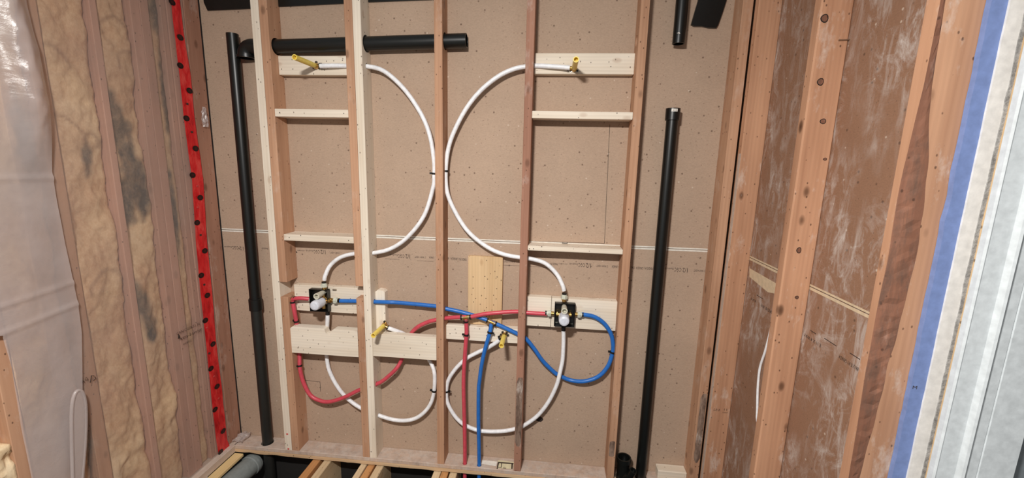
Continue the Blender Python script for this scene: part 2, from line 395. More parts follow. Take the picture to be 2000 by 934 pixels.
# hole for the left drain stack
def cut(o, cutters):
    """real holes: cutters are (a, b, r) cylinders in world space"""
    mb = MB()
    for a, b, r in cutters: mb.rings([a, b], r, 20, True, False)
    c = mb.build('cutter', M_DARK, org=(0, 0, 0)); bpy.context.view_layer.update()
    md = o.modifiers.new('b', 'BOOLEAN'); md.object = c; md.operation = 'DIFFERENCE'; md.solver = 'EXACT'
    bpy.context.view_layer.update(); dg = bpy.context.evaluated_depsgraph_get(); me = bpy.data.meshes.new_from_object(o.evaluated_get(dg))
    old = o.data; nm = old.name; o.modifiers.clear(); o.data = me; bpy.data.meshes.remove(old); me.name = nm
    cm = c.data; bpy.data.objects.remove(c); bpy.data.meshes.remove(cm)
fl = MB()
xs_ = [-1.63 + i * .03 for i in range(80)]
top_ = []; low_ = []
for i, x in enumerate(xs_):
    j = -.004 * abs(noise.noise(Vector((x * 9, 0, 3)))) * 2
    if x < -1.42: j += .012 * noise.noise(Vector((x * 14, 1, 3)))
    low_.append(Vector((x, -.004, .001 - j)))
poly = [Vector((-1.63, -.004, .016)), *low_, Vector((xs_[-1], -.004, .016))]
fo = MB().prism(poly, (0, .11, 0)).build('floor', M_PLY); struct(fo, 'torn pale plywood subfloor edge under the bottom plate')
sl = MB().box(-1.80, -1.622, -1.3, YB, .0, .038, .002).build('bottom_plate', M_PLATEY)
tag(sl, 'plaster-dusted bottom plate along the left wall under the plastic film', 'plate')
ob = MB().box(-1.625, -1.575, -1.2, -.004, -.02, -.004, .002).build('subfloor_board', M_OSB)
tag(ob, 'yellow strand board strip between left plate and grey duct', 'board')
cb = MB().box(-1.9, 1.1, -1.3, .12, -.32, -.30, 0).build('ceiling', M_UNDERSHADE); struct(cb, 'ceiling of the storey below, underfloor shade painted on, seen between joists')
rb = MB().box(-1.9, 1.1, .10, .13, -.30, -.001, 0).build('trim_1', M_UNDERSHADE); struct(rb, 'rim under the back wall with its shade painted near black')

# joists
for (x0, x1, m, lab) in ((-1.192, -1.152, M_OLDY, 'orange joist, leftmost in the open floor'), (-1.132, -1.094, M_NEWY, 'pale new joist beside the leftmost orange joist'),
                         (-.932, -.9, M_NEWY, 'pale joist on the left of the middle orange joist'), (-.893, -.858, M_OLDY, 'orange joist in the middle group of joists'), (-.848, -.810, M_NEWY, 'pale joist on the right of the middle orange joist'),
                         (-.545, -.508, M_NEWY, 'pale joist left of the orange one under the centre stud'), (-.505, -.470, M_OLDY, 'orange joist under the centre stud'), (-.462, -.425, M_NEWY, 'pale joist right of the orange one under the centre stud')):
    o = MB().box(x0, x1, -1.2, .10, -.24, -.0045, .003).build('floor_joist', m); tag(o, lab, 'joist', 'joists under the back wall')
o = MB().box(-1.30, -1.20, -.6, .09, -.24, -.20, .003).build('ledger_board', M_PLATEY); tag(o, 'dusty board low in the dark gap left of the first joist', 'board')
o = MB().box(-1.07, -.95, -.30, -.02, -.20, -.17, .003).build('ledger_board', M_PLATEY); tag(o, 'dusty board low between the first and middle joists', 'board')

# ------------------------------------------------------------------ tube paths (worked out first: the studs are drilled for them)
def pp(L, Y): return [at(p[0], p[1], p[2] if len(p) > 2 else Y) for p in L]
RT = .0098
T_A = spline(pp([(625, 129, .03), (655, 128.5, .035), (680, 129), (716, 129.6), (748, 138), (780, 164), (806, 196), (828.6, 234.7), (841.5, 273), (848, 318), (848, 342), (846, 366.5), (828.6, 421), (796.5, 463), (764, 485.5), (730.5, 494), (694, 495.5), (665, 503), (645, 519), (635.5, 538, .03), (633.5, 547, .03)], .045))
T_B = spline(pp([(1113, 132.5, .03), (1080, 130, .035), (1046, 128.5), (1027, 130), (1002, 135.5), (973, 149.5), (941, 175), (915, 205.8), (893, 244), (876.7, 286), (870.5, 334), (873.5, 376), (889.5, 414.6), (915, 453), (950.6, 482), (982.7, 496.5), (1015, 503), (1033, 505), (1064, 514), (1087, 535), (1099, 558, .03), (1101.5, 568, .03)], .045))
T_C = spline(pp([(640, 612, .03), (639.5, 631, .035), (638.5, 652, .06), (637.5, 672, .065), (638, 696, .062), (643, 723.5, .060), (658, 753.5, .060), (677, 777, .058), (704.5, 797), (738.5, 811), (768, 820), (795, 821.4), (817, 814.6), (836, 797), (846.5, 772.4), (849.0, 734), (842.7, 711, .06), (829, 690, .074), (811, 669, .078), (790, 653, .070), (770, 645, .040), (758, 641, .03)], .045))
T_D = spline(pp([(1100.6, 645, .03), (1100.6, 668.5, .035), (1099, 700.6, .038), (1095, 722, .038), (1087, 753, .038), (1070.7, 786, .045), (1049, 813), (1022, 832), (1007, 837.7), (985.5, 842), (955.6, 843), (931, 840), (904, 828), (885, 808), (872.6, 780.6), (874, 748), (887.6, 723.5), (909, 702), (931, 689.5), (950, 681, .046), (968, 670, .035), (976, 664, .03)], .05))
T_R = spline(pp([(571, 585, .02), (585, 582.5, .015), (607, 584.5, .03)], .02), 10)
T_R2 = spline(pp([(571.5, 588, .02), (575, 608, .018), (579, 630, .03), (582, 655, .06), (584, 680, .056), (585, 697, .045), (586, 721), (593, 748), (606.6, 772.4), (625.7, 783), (644.7, 784.7), (672, 776.5), (703, 761.5), (741, 748), (760, 734), (773.4, 721), (783, 706, .045), (792, 680, .052), (801, 655, .052), (815, 639.5, .035), (835, 629.5, .03), (849.6, 625.5, .025), (866.8, 622), (900, 619.5, .021), (919, 619, .020), (947, 613.5, .020), (979, 610.5, .024), (1011, 609), (1029.5, 611), (1068, 613.5)], .03))
T_RB = spline(pp([(910.5, 622, .021), (911, 640), (911, 654), (908.5, 688.5), (906, 727), (905.5, 760), (906.6, 802), (908, 870), (908, 906)], .022))
T_RB.append(T_RB[-1] - Vector((0, 0, .12)))
T_L = spline(pp([(664, 588, .03), (699, 588.5, .035), (728, 589.5, .04), (758, 590.5, .038), (780, 591.5), (848, 598), (868, 602.5, .045), (900, 609.5, .046), (925, 616.5, .043), (945, 623, .036), (975, 635.5, .034), (1011, 652.5, .035), (1026.8, 661.5, .04), (1043, 681), (1060, 705, .052), (1081, 726, .062), (1092, 733.3, .063), (1114, 742.8, .060), (1141, 745), (1168.6, 735.7), (1187.6, 715), (1196.5, 688), (1197, 670, .04), (1192.7, 651, .036), (1180, 632, .034), (1160.6, 619, .032), (1136, 614, .03)], .045))
T_LB = spline(pp([(959.5, 631, .034), (958.5, 641, .028), (955.6, 654, .022), (947, 684), (940.6, 714), (936.5, 745), (935, 761.6), (934.5, 816), (935.5, 870), (936, 908)], .019))
T_LB.append(T_LB[-1] - Vector((0, 0, .12)))
R_H = .030
H0, H1 = at(494, 92.5, .048), at(911.5, 79.5, .048); H1.y = H0.y

# ------------------------------------------------------------------ studs of the back wall
def crossings(x, paths):
    out = []
    for P, r in paths:
        for a, b in zip(P[:-1], P[1:]):
            if (a.x - x) * (b.x - x) < 0:
                t = (x - a.x) / (b.x - a.x); q = a.lerp(b, t); d = (b - a).normalized()
                if abs(d.x) > .5: out.append((q - d * .05, q + d * .05, r + (.006 if r > .02 else .003)))
    return out
PATHS = [(T_A, RT), (T_B, RT), (T_C, RT), (T_D, RT), (T_R2, RT), (T_L, RT), ([H0, H1], R_H)]
def edge_x(px0, y0, Y=0): return at(px0, y0, Y).x
def stud(x0, x1, mat, lab, z0=.038, z1=TOP, y0=0., y1=YB, extra=(), notch=None, tilt=0, holes=True):
    mb = MB()
    if notch:
        za, zb, depth = notch
        # a ragged notch: full section below and above, thin strip behind
        mb.box(x0, x1, y0, y1, z0, za, .0012)
        mb.box(x0, x1, y0, y1, zb, z1, .0012)
        mb.box(x0, x1, y0 + depth, y1, za - .002, zb + .002, .0008)
    else: mb.box(x0, x1, y0, y1, z0, z1, .0014)
    o = mb.build('wall_stud', mat)
    cs = list(extra)
    if holes: cs += crossings((x0 + x1) / 2, PATHS)
    if cs: cut(o, cs)
    return tag(o, lab, 'stud', 'studs of the back wall')
xw0, xw1 = edge_x(511.4, 300), edge_x(526, 300)
xo1 = edge_x(542, 300)
hole_bb = at(560, 88, YB - .045)
stud(xw0, xw1, M_NEWZ, 'new pale stud, leftmost, sistered to an orange stud beside the left black pipe')
n0 = at(565, 581, 0).z; n1 = at(565, 552, 0).z
stud(xw1 + .0015, xo1, M_OLDZ, 'old orange stud with a ragged notch, sistered right of the leftmost pale stud', notch=(n0, n1, .055))
x2a = edge_x(683.5, 300); x2b = edge_x(699, 300); x2c = edge_x(714, 300)
n0 = at(702, 583, 0).z; n1 = at(702, 559.5, 0).z
stud(x2a, x2b - .001, M_OLDZ, 'old orange stud with a notch, sistered left of the second pale stud', notch=(n0, n1, .05))
stud(x2b, x2c, M_NEWZ, 'new pale stud left of the upper left white loop, beside a notched orange stud')
stud(edge_x(849.5, 300), edge_x(864.8, 300), M_OLDZ, 'orange centre stud standing between the two upper white loops')
x4a, x4b = edge_x(1021, 300), edge_x(1036.5, 300)
s4 = stud(x4a, x4b, M_REDZ, 'reddish stud with a weathered lower end, between the right upper loop and the right blocks')
x5a, x5b = edge_x(1231, 300), edge_x(1247.3, 300)
hh = at(1240, 80, .05)
s5 = stud(x5a, x5b, M_OLDZ, 'orange-pink stud with scraped lower end left of the long right black pipe', extra=[(hh - Vector((.06, 0, 0)), hh + Vector((.06, 0, 0)), .022)])
x6a, x6b = edge_x(1407, 400), edge_x(1426, 400)
s6 = stud(x6a, x6b, M_OLDZ, 'end stud of the back wall in the right corner, left of the dark crack')
# weathered faces
def facepatch(parent, x0, x1, Y, za, zb, mat, name='weathered_face'):
    n = 14; L = []; R = []
    for i in range(n + 1):
        z = za + (zb - za) * i / n; e = (x1 - x0)
        L.append(Vector((x0 + e * .12 * abs(noise.noise(Vector((z * 30, 1, x0)))), Y, z))); R.append(Vector((x1 - e * .12 * abs(noise.noise(Vector((z * 30, 5, x0)))), Y, z)))
    L[0].x += (x1 - x0) * .3; R[0].x -= (x1 - x0) * .3; L[-1].x += (x1 - x0) * .3; R[-1].x -= (x1 - x0) * .1
    MB().prism(L + R[::-1], (0, -.0007, 0)).build(name, mat, parent, label='grey weathered patch with plaster remains')
facepatch(s4, x4a + .001, x4b - .001, 0, at(1010, 872).z, at(1018, 738).z, M_GRIME)
facepatch(s5, x5a + .002, x5b - .006, 0, at(1190, 892).z, at(1195, 862).z, M_GRIME)
facepatch(s6, x6a + .008, x6b - .003, 0, at(1370, 905).z, at(1385, 770).z, M_GRIME)
for i, (a, b) in enumerate(((848, 4), (877, 5))):
    p = at(561 + i * 2.5, a, 0)
    MB().prism([Vector((p.x + .006 * math.cos(t), -.0005, p.z + .005 * math.sin(t))) for t in (0, 1, 2, 3, 4, 5)], (0, -.0006, 0)).build('crayon_mark', M_REDMARK, bpy.data.objects['wall_stud'])

# ------------------------------------------------------------------ blocking
def nails(parent, pts, Y, r=.0022):
    for x, z in pts:
        MB().profile((x, Y, z), (0, -1, 0), [(0, r), (.0008, r), (.0008, 0)], 8, False).build('nail_head', M_NAIL, parent)
def blk(pa, pb, Y0, Y1, lab, mat=None, x0=None, x1=None, nl=(), name='blocking_board', cat='block'):
    a = at(*pa, Y0); b = at(*pb, Y0)
    X0 = a.x if x0 is None else x0; X1 = b.x if x1 is None else x1
    o = MB().box(X0, X1, Y0, Y1, b.z, a.z, .0018).build(name, mat or M_NEWX)
    tag(o, lab, cat, 'wood blocks between the studs')
    nails(o, [(at(*q, Y0).x, at(*q, Y0).z) for q in nl], Y0); return o
G = .0005
blk((540, 109), (679, 147), .051, YB - G, 'pale flat block carrying the upper left yellow tube', x0=xo1 + G, x1=x2a - G, nl=((550, 135), (572, 135), (652, 119), (669, 118), (634, 137)))
blk((534, 212.3), (681.5, 230), 0, YB - G, 'pale block on edge, upper left, under the block with the yellow tube', x0=xo1 + G, x1=x2a - G, nl=((546, 220), (671.5, 221.5)))
blk((552, 457.5), (692, 476), 0, YB - G, 'pale block on edge, middle left, crossing the drywall seam', x0=xo1 + G, x1=x2a - G, nl=((565, 464), (587.5, 460), (681, 470)))
blk((572, 556), (705, 614), .051, YB - G, 'pale board behind the left mixing valve', x0=xo1 + G, x1=x2b - G, nl=((690, 612), (584, 600)))
Z5t, Z5b = at(573, 638, 0).z, at(640, 693.8, 0).z
xa, xb = xo1 + G, x2a - G; nv = at(641, 654, 0)
pts = [(xa, Z5b), (xb, Z5b), (xb, Z5t - .001), (nv.x + .032, Z5t), (nv.x + .018, Z5t - .009), (nv.x + .004, nv.z - .004), (nv.x - .012, nv.z + .006), (nv.x - .018, Z5t - .004), (nv.x - .024, Z5t), (xa + .012, Z5t), (xa, Z5t - .010)]
o = MB().prism([Vector((x, 0, z)) for x, z in pts], (0, .038, 0)).build('blocking_board', M_NEWX); tag(o, 'wide pale board with a notched top edge below the left valve', 'block', 'wood blocks between the studs')
nails(o, [(at(*q, 0).x, at(*q, 0).z) for q in ((606, 679), (583, 678), (622, 672))], 0)
x3a, x3b = edge_x(849.5, 300), edge_x(864.8, 300)
blk((728, 652), (850, 704.5), 0, .038, 'wide pale board under the lower left yellow tube, left of the centre stud', x0=x2c + G, x1=x3a - G)
# upright block with a cut top
a = at(736, 571, .051); bz = at(736, 652, .051).z; xx0 = x2c + G; xx1 = a.x + .040
MB_ = MB().prism([Vector((xx0, .051, bz - .01)), Vector((xx1, .051, bz - .01)), Vector((xx1, .051, a.z + .002)), Vector((xx1 - .012, .051, a.z + .01)), Vector((xx0 + .012, .051, a.z + .012)), Vector((xx0, .051, a.z + .002))], (0, .0375, 0))
o = MB_.build('blocking_board', M_NEWZ); tag(o, 'short upright pale block with a slanted top holding the lower left yellow tube', 'block', 'wood blocks between the studs')
blk((914, 500), (981, 637), .068, YB - G, 'pale upright board on the drywall right of the centre stud', mat=M_PLYZ, x0=at(914, 560, .068).x, x1=at(981, 560, .068).x, nl=((929, 583), (949, 583), (969, 584), (925, 590), (950, 601), (924, 563), (946, 563), (970, 564), (947, 540), (924, 541), (971, 541)))
blk((869, 635), (1011, 671.5), .046, YB - G, 'pale flat block carrying the lower right yellow tube', x0=x3b + G, x1=x4a - G, nl=((879, 652), (969, 642)))
blk((1045, 103.5), (1240, 145.5), .051, YB - G, 'pale flat block carrying the upper right yellow tube', x0=x4b + G, x1=x5a - G, nl=((1101, 124), (1154, 122), (1193, 130)))
blk((1040, 216.5), (1235, 234), 0, YB - G, 'pale block on edge, upper right, under the block with the yellow tube', x0=x4b + G, x1=x5a - G, nl=((1051, 223.5), (1130, 230), (1205, 221)))
blk((1031, 480), (1217, 497.5), 0, YB - G, 'pale block on edge, middle right, a nail lying on its top', x0=x4b + G, x1=x5a - G, nl=((1034, 486), (1042, 486), (1058, 482)))
zz1, zz0 = at(1110, 584, .048).z, at(1110, 641, .048).z
xm = at(1076.5, 610, .048).x
o = MB().box(x4b + G, xm - .0008, .048, YB - G, zz0, zz1).build('blocking_board', M_NEWX); tag(o, 'short pale board left of the right mixing valve', 'block', 'wood blocks between the studs')
o = MB().box(xm + .0008, x5a - G, .048, YB - G, zz0 - .001, zz1 - .001).build('blocking_board', M_NEWX); tag(o, 'pale board behind the right mixing valve', 'block', 'wood blocks between the studs')
a = at(1284, 915, .051); o = MB().box(a.x, x6a - G, .035, YB - G, .0385, a.z, .003).build('blocking_board', M_NEWX); tag(o, 'short pale block on the plate in the lower right corner', 'block', 'wood blocks between the studs')
# loose nail on the middle right block
zt = at(1100, 480, 0).z; p = at(1107, 478, .045)
nl_ = MB().rings([(p.x - .022, .05, zt + .0022), (p.x, .042, zt + .0022)], .0017, 8).rings([(p.x, .042, zt + .0036), (p.x + .0015, .0415, zt + .0036)], .0036, 8).build('loose_nail', M_NAIL); tag(nl_, 'dark nail lying on top of the middle right block', 'nail')

# ------------------------------------------------------------------ right wall
wr = thing('wall_right', (XD, -.4, 0), 'scuffed brown drywall of the right side wall', 'wall'); del wr['category']; wr['kind'] = 'structure'
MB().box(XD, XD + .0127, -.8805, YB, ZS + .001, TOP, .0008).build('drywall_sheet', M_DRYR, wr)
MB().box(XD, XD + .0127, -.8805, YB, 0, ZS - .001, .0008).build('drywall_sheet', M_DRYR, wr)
MB().box(XD - .0006, XD, -.88, YB, ZS + .0015, ZS + .0075, 0).build('paper_edge', M_EDGER, wr)
MB().box(XD - .0006, XD, -.88, YB, ZS - .010, ZS - .0015, 0).build('paper_edge', M_EDGER, wr)
def wr_t(txt, p0, p1, h):
    a, b = atx(*p0, XD - .0006), atx(*p1, XD - .0006); lettering(txt, (a + b) / 2, h, (b - a).length, 'right', wr)
wr_t('MADE IN', (1487, 599), (1511, 611), .012)
wr_t('EXT', (1466, 583), (1476, 588), .009)
wr_t('E 11 X 4 WAY', (1570, 655), (1603, 674), .011)
wr_t('FABRIQUE AU CANADA', (1638, 696), (1681, 724), .013)
for (p0, p1) in (((1583, 646), (1594, 652)), ((1610, 662), (1634, 675)), ((1660, 690), (1680, 702)), ((1478, 577), (1490, 583))):
    a, b = atx(*p0, XD), atx(*p1, XD); MB().box(XD - .0006, XD, b.y, a.y, (a.z + b.z) / 2 - .001, (a.z + b.z) / 2 + .001, 0).build('printed_rule', M_INK, wr)
# pale scrape patch on lower sheet
sA = [atx(*p, XD) for p in ((1464, 524), (1520, 556), (1520, 575), (1500, 571), (1464, 541))]
MB().prism(sA, (-.0006, 0, 0)).build('scrape_patch', M_EDGER, wr, label='pale glue smear under the seam left of the knotty stud')

sa = MB().box(.7485, XD - G, -.0345, -.0008, .0, TOP, .002).build('wall_stud', M_RWZ); tag(sa, 'reddish stud in the right corner with a stamp near its foot', 'stud', 'studs of the right wall')
pst = at(1405, 803, -.0352); lettering('S-P-F', pst + Vector((-.012, 0, .004)), .012, .028, 'back', sa, False); lettering('11', pst + Vector((.026, 0, .009)), .010, .012, 'back', sa, False); lettering('S-DRY', pst + Vector((.026, 0, -.006)), .006, .022, 'back', sa, False)
MB().box(.7478, .7487, -.034, -.012, .0385, at(1440, 300, -.03).z, 0).build('plaster_smear', M_SMEAR, sa, label='whitish plaster along the front edge')
sb = MB().box(XR, XD - G, -.463, -.425, .0, TOP, .004).build('wall_stud', M_RWZ); tag(sb, 'knotty orange stud standing alone in the middle of the right wall', 'stud', 'studs of the right wall')
def knot(parent, px, py, Y, rx, rz):
    p = at(px, py, Y)
    ring = lambda k, q: [Vector((p.x + rx * k * math.cos(t) + .0, Y + q, p.z + rz * k * math.sin(t) * (1 + .2 * math.cos(t)))) for t in [i * math.pi / 6 for i in range(12)]]
    MB().prism(ring(1, 0), (0, -.0006, 0)).build('knot_ring', M_DARK, parent); MB().prism(ring(.76, -.0006), (0, -.0004, 0)).build('knot', M_BARK, parent)
for px, py, rx, rz in ((1610, 36, .011, .012), (1602, 160, .0095, .011), (1607, 237, .009, .008), (1560, 489, .0075, .010), (1556, 581, .006, .006), (1611, 311, .006, .004)): knot(sb, px, py, -.463, rx, rz)
# stud at the door side: bark-edged corner
zb_, zt_ = 0.0, TOP; nz = 180; sec = []
mbC = MB(); mbB = MB(); Yc = -.88
WT = [(-.1, .008), (.70, .012), (.88, .020), (1.13, .034), (1.41, .046), (1.56, .032), (1.72, .010), (1.9, .005), (3, .004)]
def wane(z):
    w = .004
    for (za, wa), (zb, wb_) in zip(WT[:-1], WT[1:]):
        if za <= z <= zb: w = wa + (wb_ - wa) * (z - za) / (zb - za)
    return w * (1 + .14 * noise.noise(Vector((0, 0, z * 13)))), max(.003, min(.016, w * .5)) * (1 + .3 * noise.noise(Vector((3, 0, z * 7))))
V = []; VB = []
for i in range(nz + 1):
    z = zb_ + (zt_ - zb_) * i / nz; w, d = wane(z)
    V += [(XR, Yc + .038, z), (XR, Yc + d, z), (XR + w, Yc, z), (XD - G, Yc, z), (XD - G, Yc + .038, z)]
    j = lambda k: .004 * noise.noise(Vector((k, 0, z * 45)))
    VB += [(XR - .0004, Yc + d + .0005, z), (XR + w * .3 - .001 + j(1), Yc + d * .62 - .002 + j(2), z), (XR + w * .65 + j(3), Yc + d * .28 - .002 + j(4), z), (XR + w, Yc - .0006, z)]
F = []; FB = []
for i in range(nz):
    for k in range(5):
        if k == 1: continue
        a, b = i * 5 + k, i * 5 + (k + 1) % 5; F.append([a, b, b + 5, a + 5])
    for k in range(3):
        a, b = i * 4 + k, i * 4 + k + 1; FB.append([a, b, b + 4, a + 4])
F.append([4, 3, 2, 1, 0]); F.append([nz * 5 + k for k in range(5)])
sc_ = MB().add(V, F).build('wall_stud', M_RWZ); tag(sc_, 'wide-looking orange stud with a dark bark edge beside the blue board', 'stud', 'studs of the right wall')
MB().add(VB, FB).build('bark_edge', M_BARK, sc_, label='dark rough bark left on the corner')
def fitted(px, Y, y=467): return at(px, y, Y).x
# layers beside the doorway
def column(name, x0, x1, Y0, Y1, mat, jag=0., seed=0, z0=0, z1=TOP, parent=None):
    n = 90; L = []; R = []
    for i in range(n + 1):
        z = z0 + (z1 - z0) * i / n
        L.append(Vector((x0 + jag * noise.noise(Vector((seed, 0, z * 17))) + jag * .5 * noise.noise(Vector((seed, 4, z * 70))), Y0, z)))
        R.append(Vector((x1 + jag * .5 * noise.noise(Vector((seed, 2, z * 23))), Y0, z)))
    V = []; e = Vector((0, Y1 - Y0, 0))
    for l, r in zip(L, R): V += [l, r, r + e, l + e]
    F = []
    for i in range(n):
        for k in range(4):
            a, b = i * 4 + k, i * 4 + (k + 1) % 4; F.append([a, b, b + 4, a + 4])
    F += [[3, 2, 1, 0], [n * 4 + k for k in range(4)]]
    return MB().add(V, F).build(name, mat, parent)
wd = thing('wall_front', (.86, -.9, 0), 'cut edge of the wall beside the doorway: blue board, plaster and torn gypsum', 'wall'); del wd['category']; wd['kind'] = 'structure'
column('blue_board', fitted(1840, -.893), fitted(1876, -.893), -.893, -.881, M_BLUEB, .003, 1, parent=wd)['label'] = 'strip of blue-faced gypsum board'
column('plaster_strip', fitted(1873, -.897), fitted(1908, -.897), -.897, -.8815, M_PLASTER, .0015, 2, parent=wd)['label'] = 'white painted plaster strip'
column('gypsum_core', fitted(1904, -.899), fitted(1915, -.899), -.899, -.88, M_GYP, .003, 3, parent=wd)['label'] = 'grey torn gypsum core'
lettering('M', at(1787, 757, -.8936), .008, .009, 'back', wd, False)
o = column('door_1', fitted(1914, -.902), fitted(1934, -.902), -.902, -.897, M_PLYZ, .001, 4); struct(o, 'raw wood edge of the door lining')
yc = -.93
prof = [(fitted(1926, yc), yc), (fitted(1930, yc), yc - .003), (fitted(1934, yc), yc - .001), (fitted(1972, yc), yc - .002), (fitted(1977, yc), yc - .012), (fitted(1982, yc), yc - .014), (fitted(1987, yc), yc - .004)]
xcr = at(1902, 934, yc).x
prof += [(xcr - .001, yc - .004), (xcr - .001, yc + .012), (fitted(1926, yc), yc + .012)]
dt = thing('door_2', (1.0, yc, 0), 'white painted metal door casing and door edge at the right border', 'door'); del dt['category']; dt['kind'] = 'structure'
MB().prism([Vector((x, y, 0)) for x, y in prof], (0, 0, TOP)).build('door_casing', M_DOORW, dt)
MB().box(xcr + .0012, xcr + .075, yc - .004, yc + .05, 0, TOP, .002).build('door_frame', M_DOORW, dt)
MB().box(xcr + .075, xcr + .5, yc + .03, yc + .07, 0, TOP, .002).build('door_leaf', M_DOORSHADE, dt, label='door leaf behind the casing, its shade painted as grey')
# white cable and nail at the knotty stud
cb_ = MB().rings(spline([atx(x, y, XD - .0047) for x, y in ((1506, 640), (1501, 662), (1494, 688), (1484, 720), (1480, 760), (1479, 795), (1478, 825))]), [.0045] * 40 + [.0045] * 6 + [.0035, .003, .0015], 10).build('cable', M_WHITE); tag(cb_, 'white cable end curling out from behind the knotty stud', 'cable')
p = at(1654, 79, -.462); n_ = MB().rings([(XD - .03, -.4655, p.z), (XD + .0, -.4655, p.z + .001)], .0018, 8).build('bent_nail', M_CHROME); tag(n_, 'pale nail sticking out beside the top of the knotty stud', 'nail')

# ------------------------------------------------------------------ black drain pipes
def vpipe(name, top_px, bot, r, lab, coupling=None, Y=.045, ztop=None):
    t = at(*top_px, Y - 0); return t
# left stack
YP = .044
pL = at(482.5, 400, YP); xL_ = pL.x; zt = at(454, 66, YP).z; zc = at(498, 588, YP).z
t = thing('drain_pipe', (xL_, YP, -.25), 'long black drain pipe standing left of the leftmost pale stud', 'pipe', 'black drain pipes')
MB().pipe((xL_, YP, zc), (xL_, YP, zt), .0250, .004).build('pipe', M_ABS, t)
MB().pipe((xL_, YP, -.28), (xL_, YP, zc - .02), .0250, .004).build('pipe', M_ABSD, t)
MB().profile((xL_, YP, zc - .045), (0, 0, 1), [(0, .0255), (0, .0305), (.056, .0305), (.058, .0270), (.062, .0270), (.062, .0255)]).build('coupling', M_ABS, t)
# right stack
pR = at(1283, 570, YP); xR_ = pR.x; zt = at(1314, 212, YP).z
t = thing('drain_pipe', (xR_, YP, -.25), 'long black drain pipe with a labelled cap right of the last blocked bay', 'pipe', 'black drain pipes')
MB().pipe((xR_, YP, -.28), (xR_, YP, zt - .01), .0245, .004).build('pipe', M_ABS, t)
cp = MB().profile((xR_, YP, zt - .05), (0, 0, 1), [(0, .025), (.002, .0295), (.05, .0295), (.05, .022), (.044, .022), (.044, 0)]).build('coupling', M_ABS, t)
pl_ = at(1312, 215, YP - .0315); 
lb = MB()
for k in range(6):
    a0 = -math.pi / 2 + math.radians(-26 + k * 8.0); a1 = a0 + math.radians(8.0); zc_ = pl_.z
    q = [Vector((xR_ + .0302 * math.cos(a), YP + .0302 * math.sin(a), z)) for a, z in ((a0, zc_ - .005), (a1, zc_ - .005), (a1, zc_ + .006), (a0, zc_ + .006))]
    lb.add(q, [[0, 1, 2, 3]])
lbo = lb.build('paper_label', M_WTAPE, t, label='small white sticker with print'); 
lettering('ABS-DWV', Vector((xR_, YP - .0306, pl_.z)), .005, .018, 'back', t, False)
# right upper stub
pU = at(1325, 86, YP); xU = xR_ + .004
t = thing('drain_pipe', (pU.x, YP, pU.z), 'black pipe stub coming down from above, near the black wrap at top right', 'pipe', 'black drain pipes')
MB().pipe((pU.x, YP, pU.z), (pU.x, YP, TOP), .0245, .004).build('pipe', M_ABS, t)
q = at(1325, 65, YP - .025); MB().prism([q + Vector((-.007, -.0004, 0)), q + Vector((.007, -.0004, -.002)), q + Vector((.003, -.0004, .004))], (0, -.0008, 0)).build('glue_fleck', M_WTAPE, t, label='white fleck')
# horizontal drain
t = thing('drain_pipe', (H0.x, H0.y, H0.z), 'black drain pipe running level through the left studs with an elbow at its left end', 'pipe', 'black drain pipes')
MB().pipe(H0 + (H1 - H0) * .02, H1, R_H, .004).build('pipe', M_ABS, t)
ex = at(489, 92, H0.y).x
path = [Vector((H0.x + .03, H0.y, H0.z)), Vector((H0.x, H0.y, H0.z))] + [Vector((H0.x - .035 * math.sin(a), H0.y, H0.z - .035 * (1 - math.cos(a)))) for a in [k * math.pi / 16 for k in range(1, 9)]]
path.append(path[-1] - Vector((0, 0, .006)))
MB().rings(path, .036, 24, False).build('elbow', M_ABS, t)
e = path[-1]; MB().profile(e + Vector((0, 0, .004)), (0, 0, -1), [(0, .036), (0, .039), (.010, .039), (.010, .030), (0, .030)]).build('elbow_collar', M_ABS, t)
# black trap fitting at lower right
fp = at(1216, 925, .03); t = thing('pipe_fitting', (fp.x, .03, -.05), 'black drain fitting with an open hub at the foot of the right blocked stud', 'fitting')
hz = at(1214, 897, .02).z
MB().profile((fp.x, .028, -.06), (0, 0, 1), [(0, .030), (hz + .04, .030), (hz + .042, .034), (hz + .066, .034), (hz + .066, .028), (hz + .03, .028), (hz + .03, 0)]).build('hub', M_ABS, t)
q = at(1229, 917, .015)
MB().profile((q.x, .0, q.z - .028), (.35, -.2, 1), [(0, 0), (0, .018), (.045, .018), (.045, .012), (.03, .012), (.03, 0)]).build('side_inlet', M_ABS, t)
MB().rings([(fp.x, .02, q.z - .05), (q.x, 0, q.z - .02)], .022, 16).build('branch', M_ABS, t)
# black wraps at top
def sheet(poly_px, Y, name, lab, cat, mat, t=.003):
    P = [at(*p, Y) for p in poly_px]
    o = MB().prism([Vector((p.x, Y, p.z)) for p in P], (0, t, 0)).build(name, mat); return tag(o, lab, cat)
sheet([(392, -40), (398, 5), (405, 20.5), (489, 16.7), (546, 13), (674, 6.5), (724, 3.8), (850, -1), (850, -40)], YB - .008, 'black_membrane', 'black membrane hanging behind the studs along the top left', 'membrane', M_TAPEBLK, .0065)
sheet([(1364, -40), (1364, 0), (1358, 20), (1350, 48), (1356, 51), (1370, 51), (1384, 54), (1399, 54.5), (1403, 48), (1412, 22), (1419, 0), (1424, -40)], YB - .012, 'black_membrane', 'torn flap of black membrane hanging at the top right', 'membrane', M_TAPEBLK, .0105)

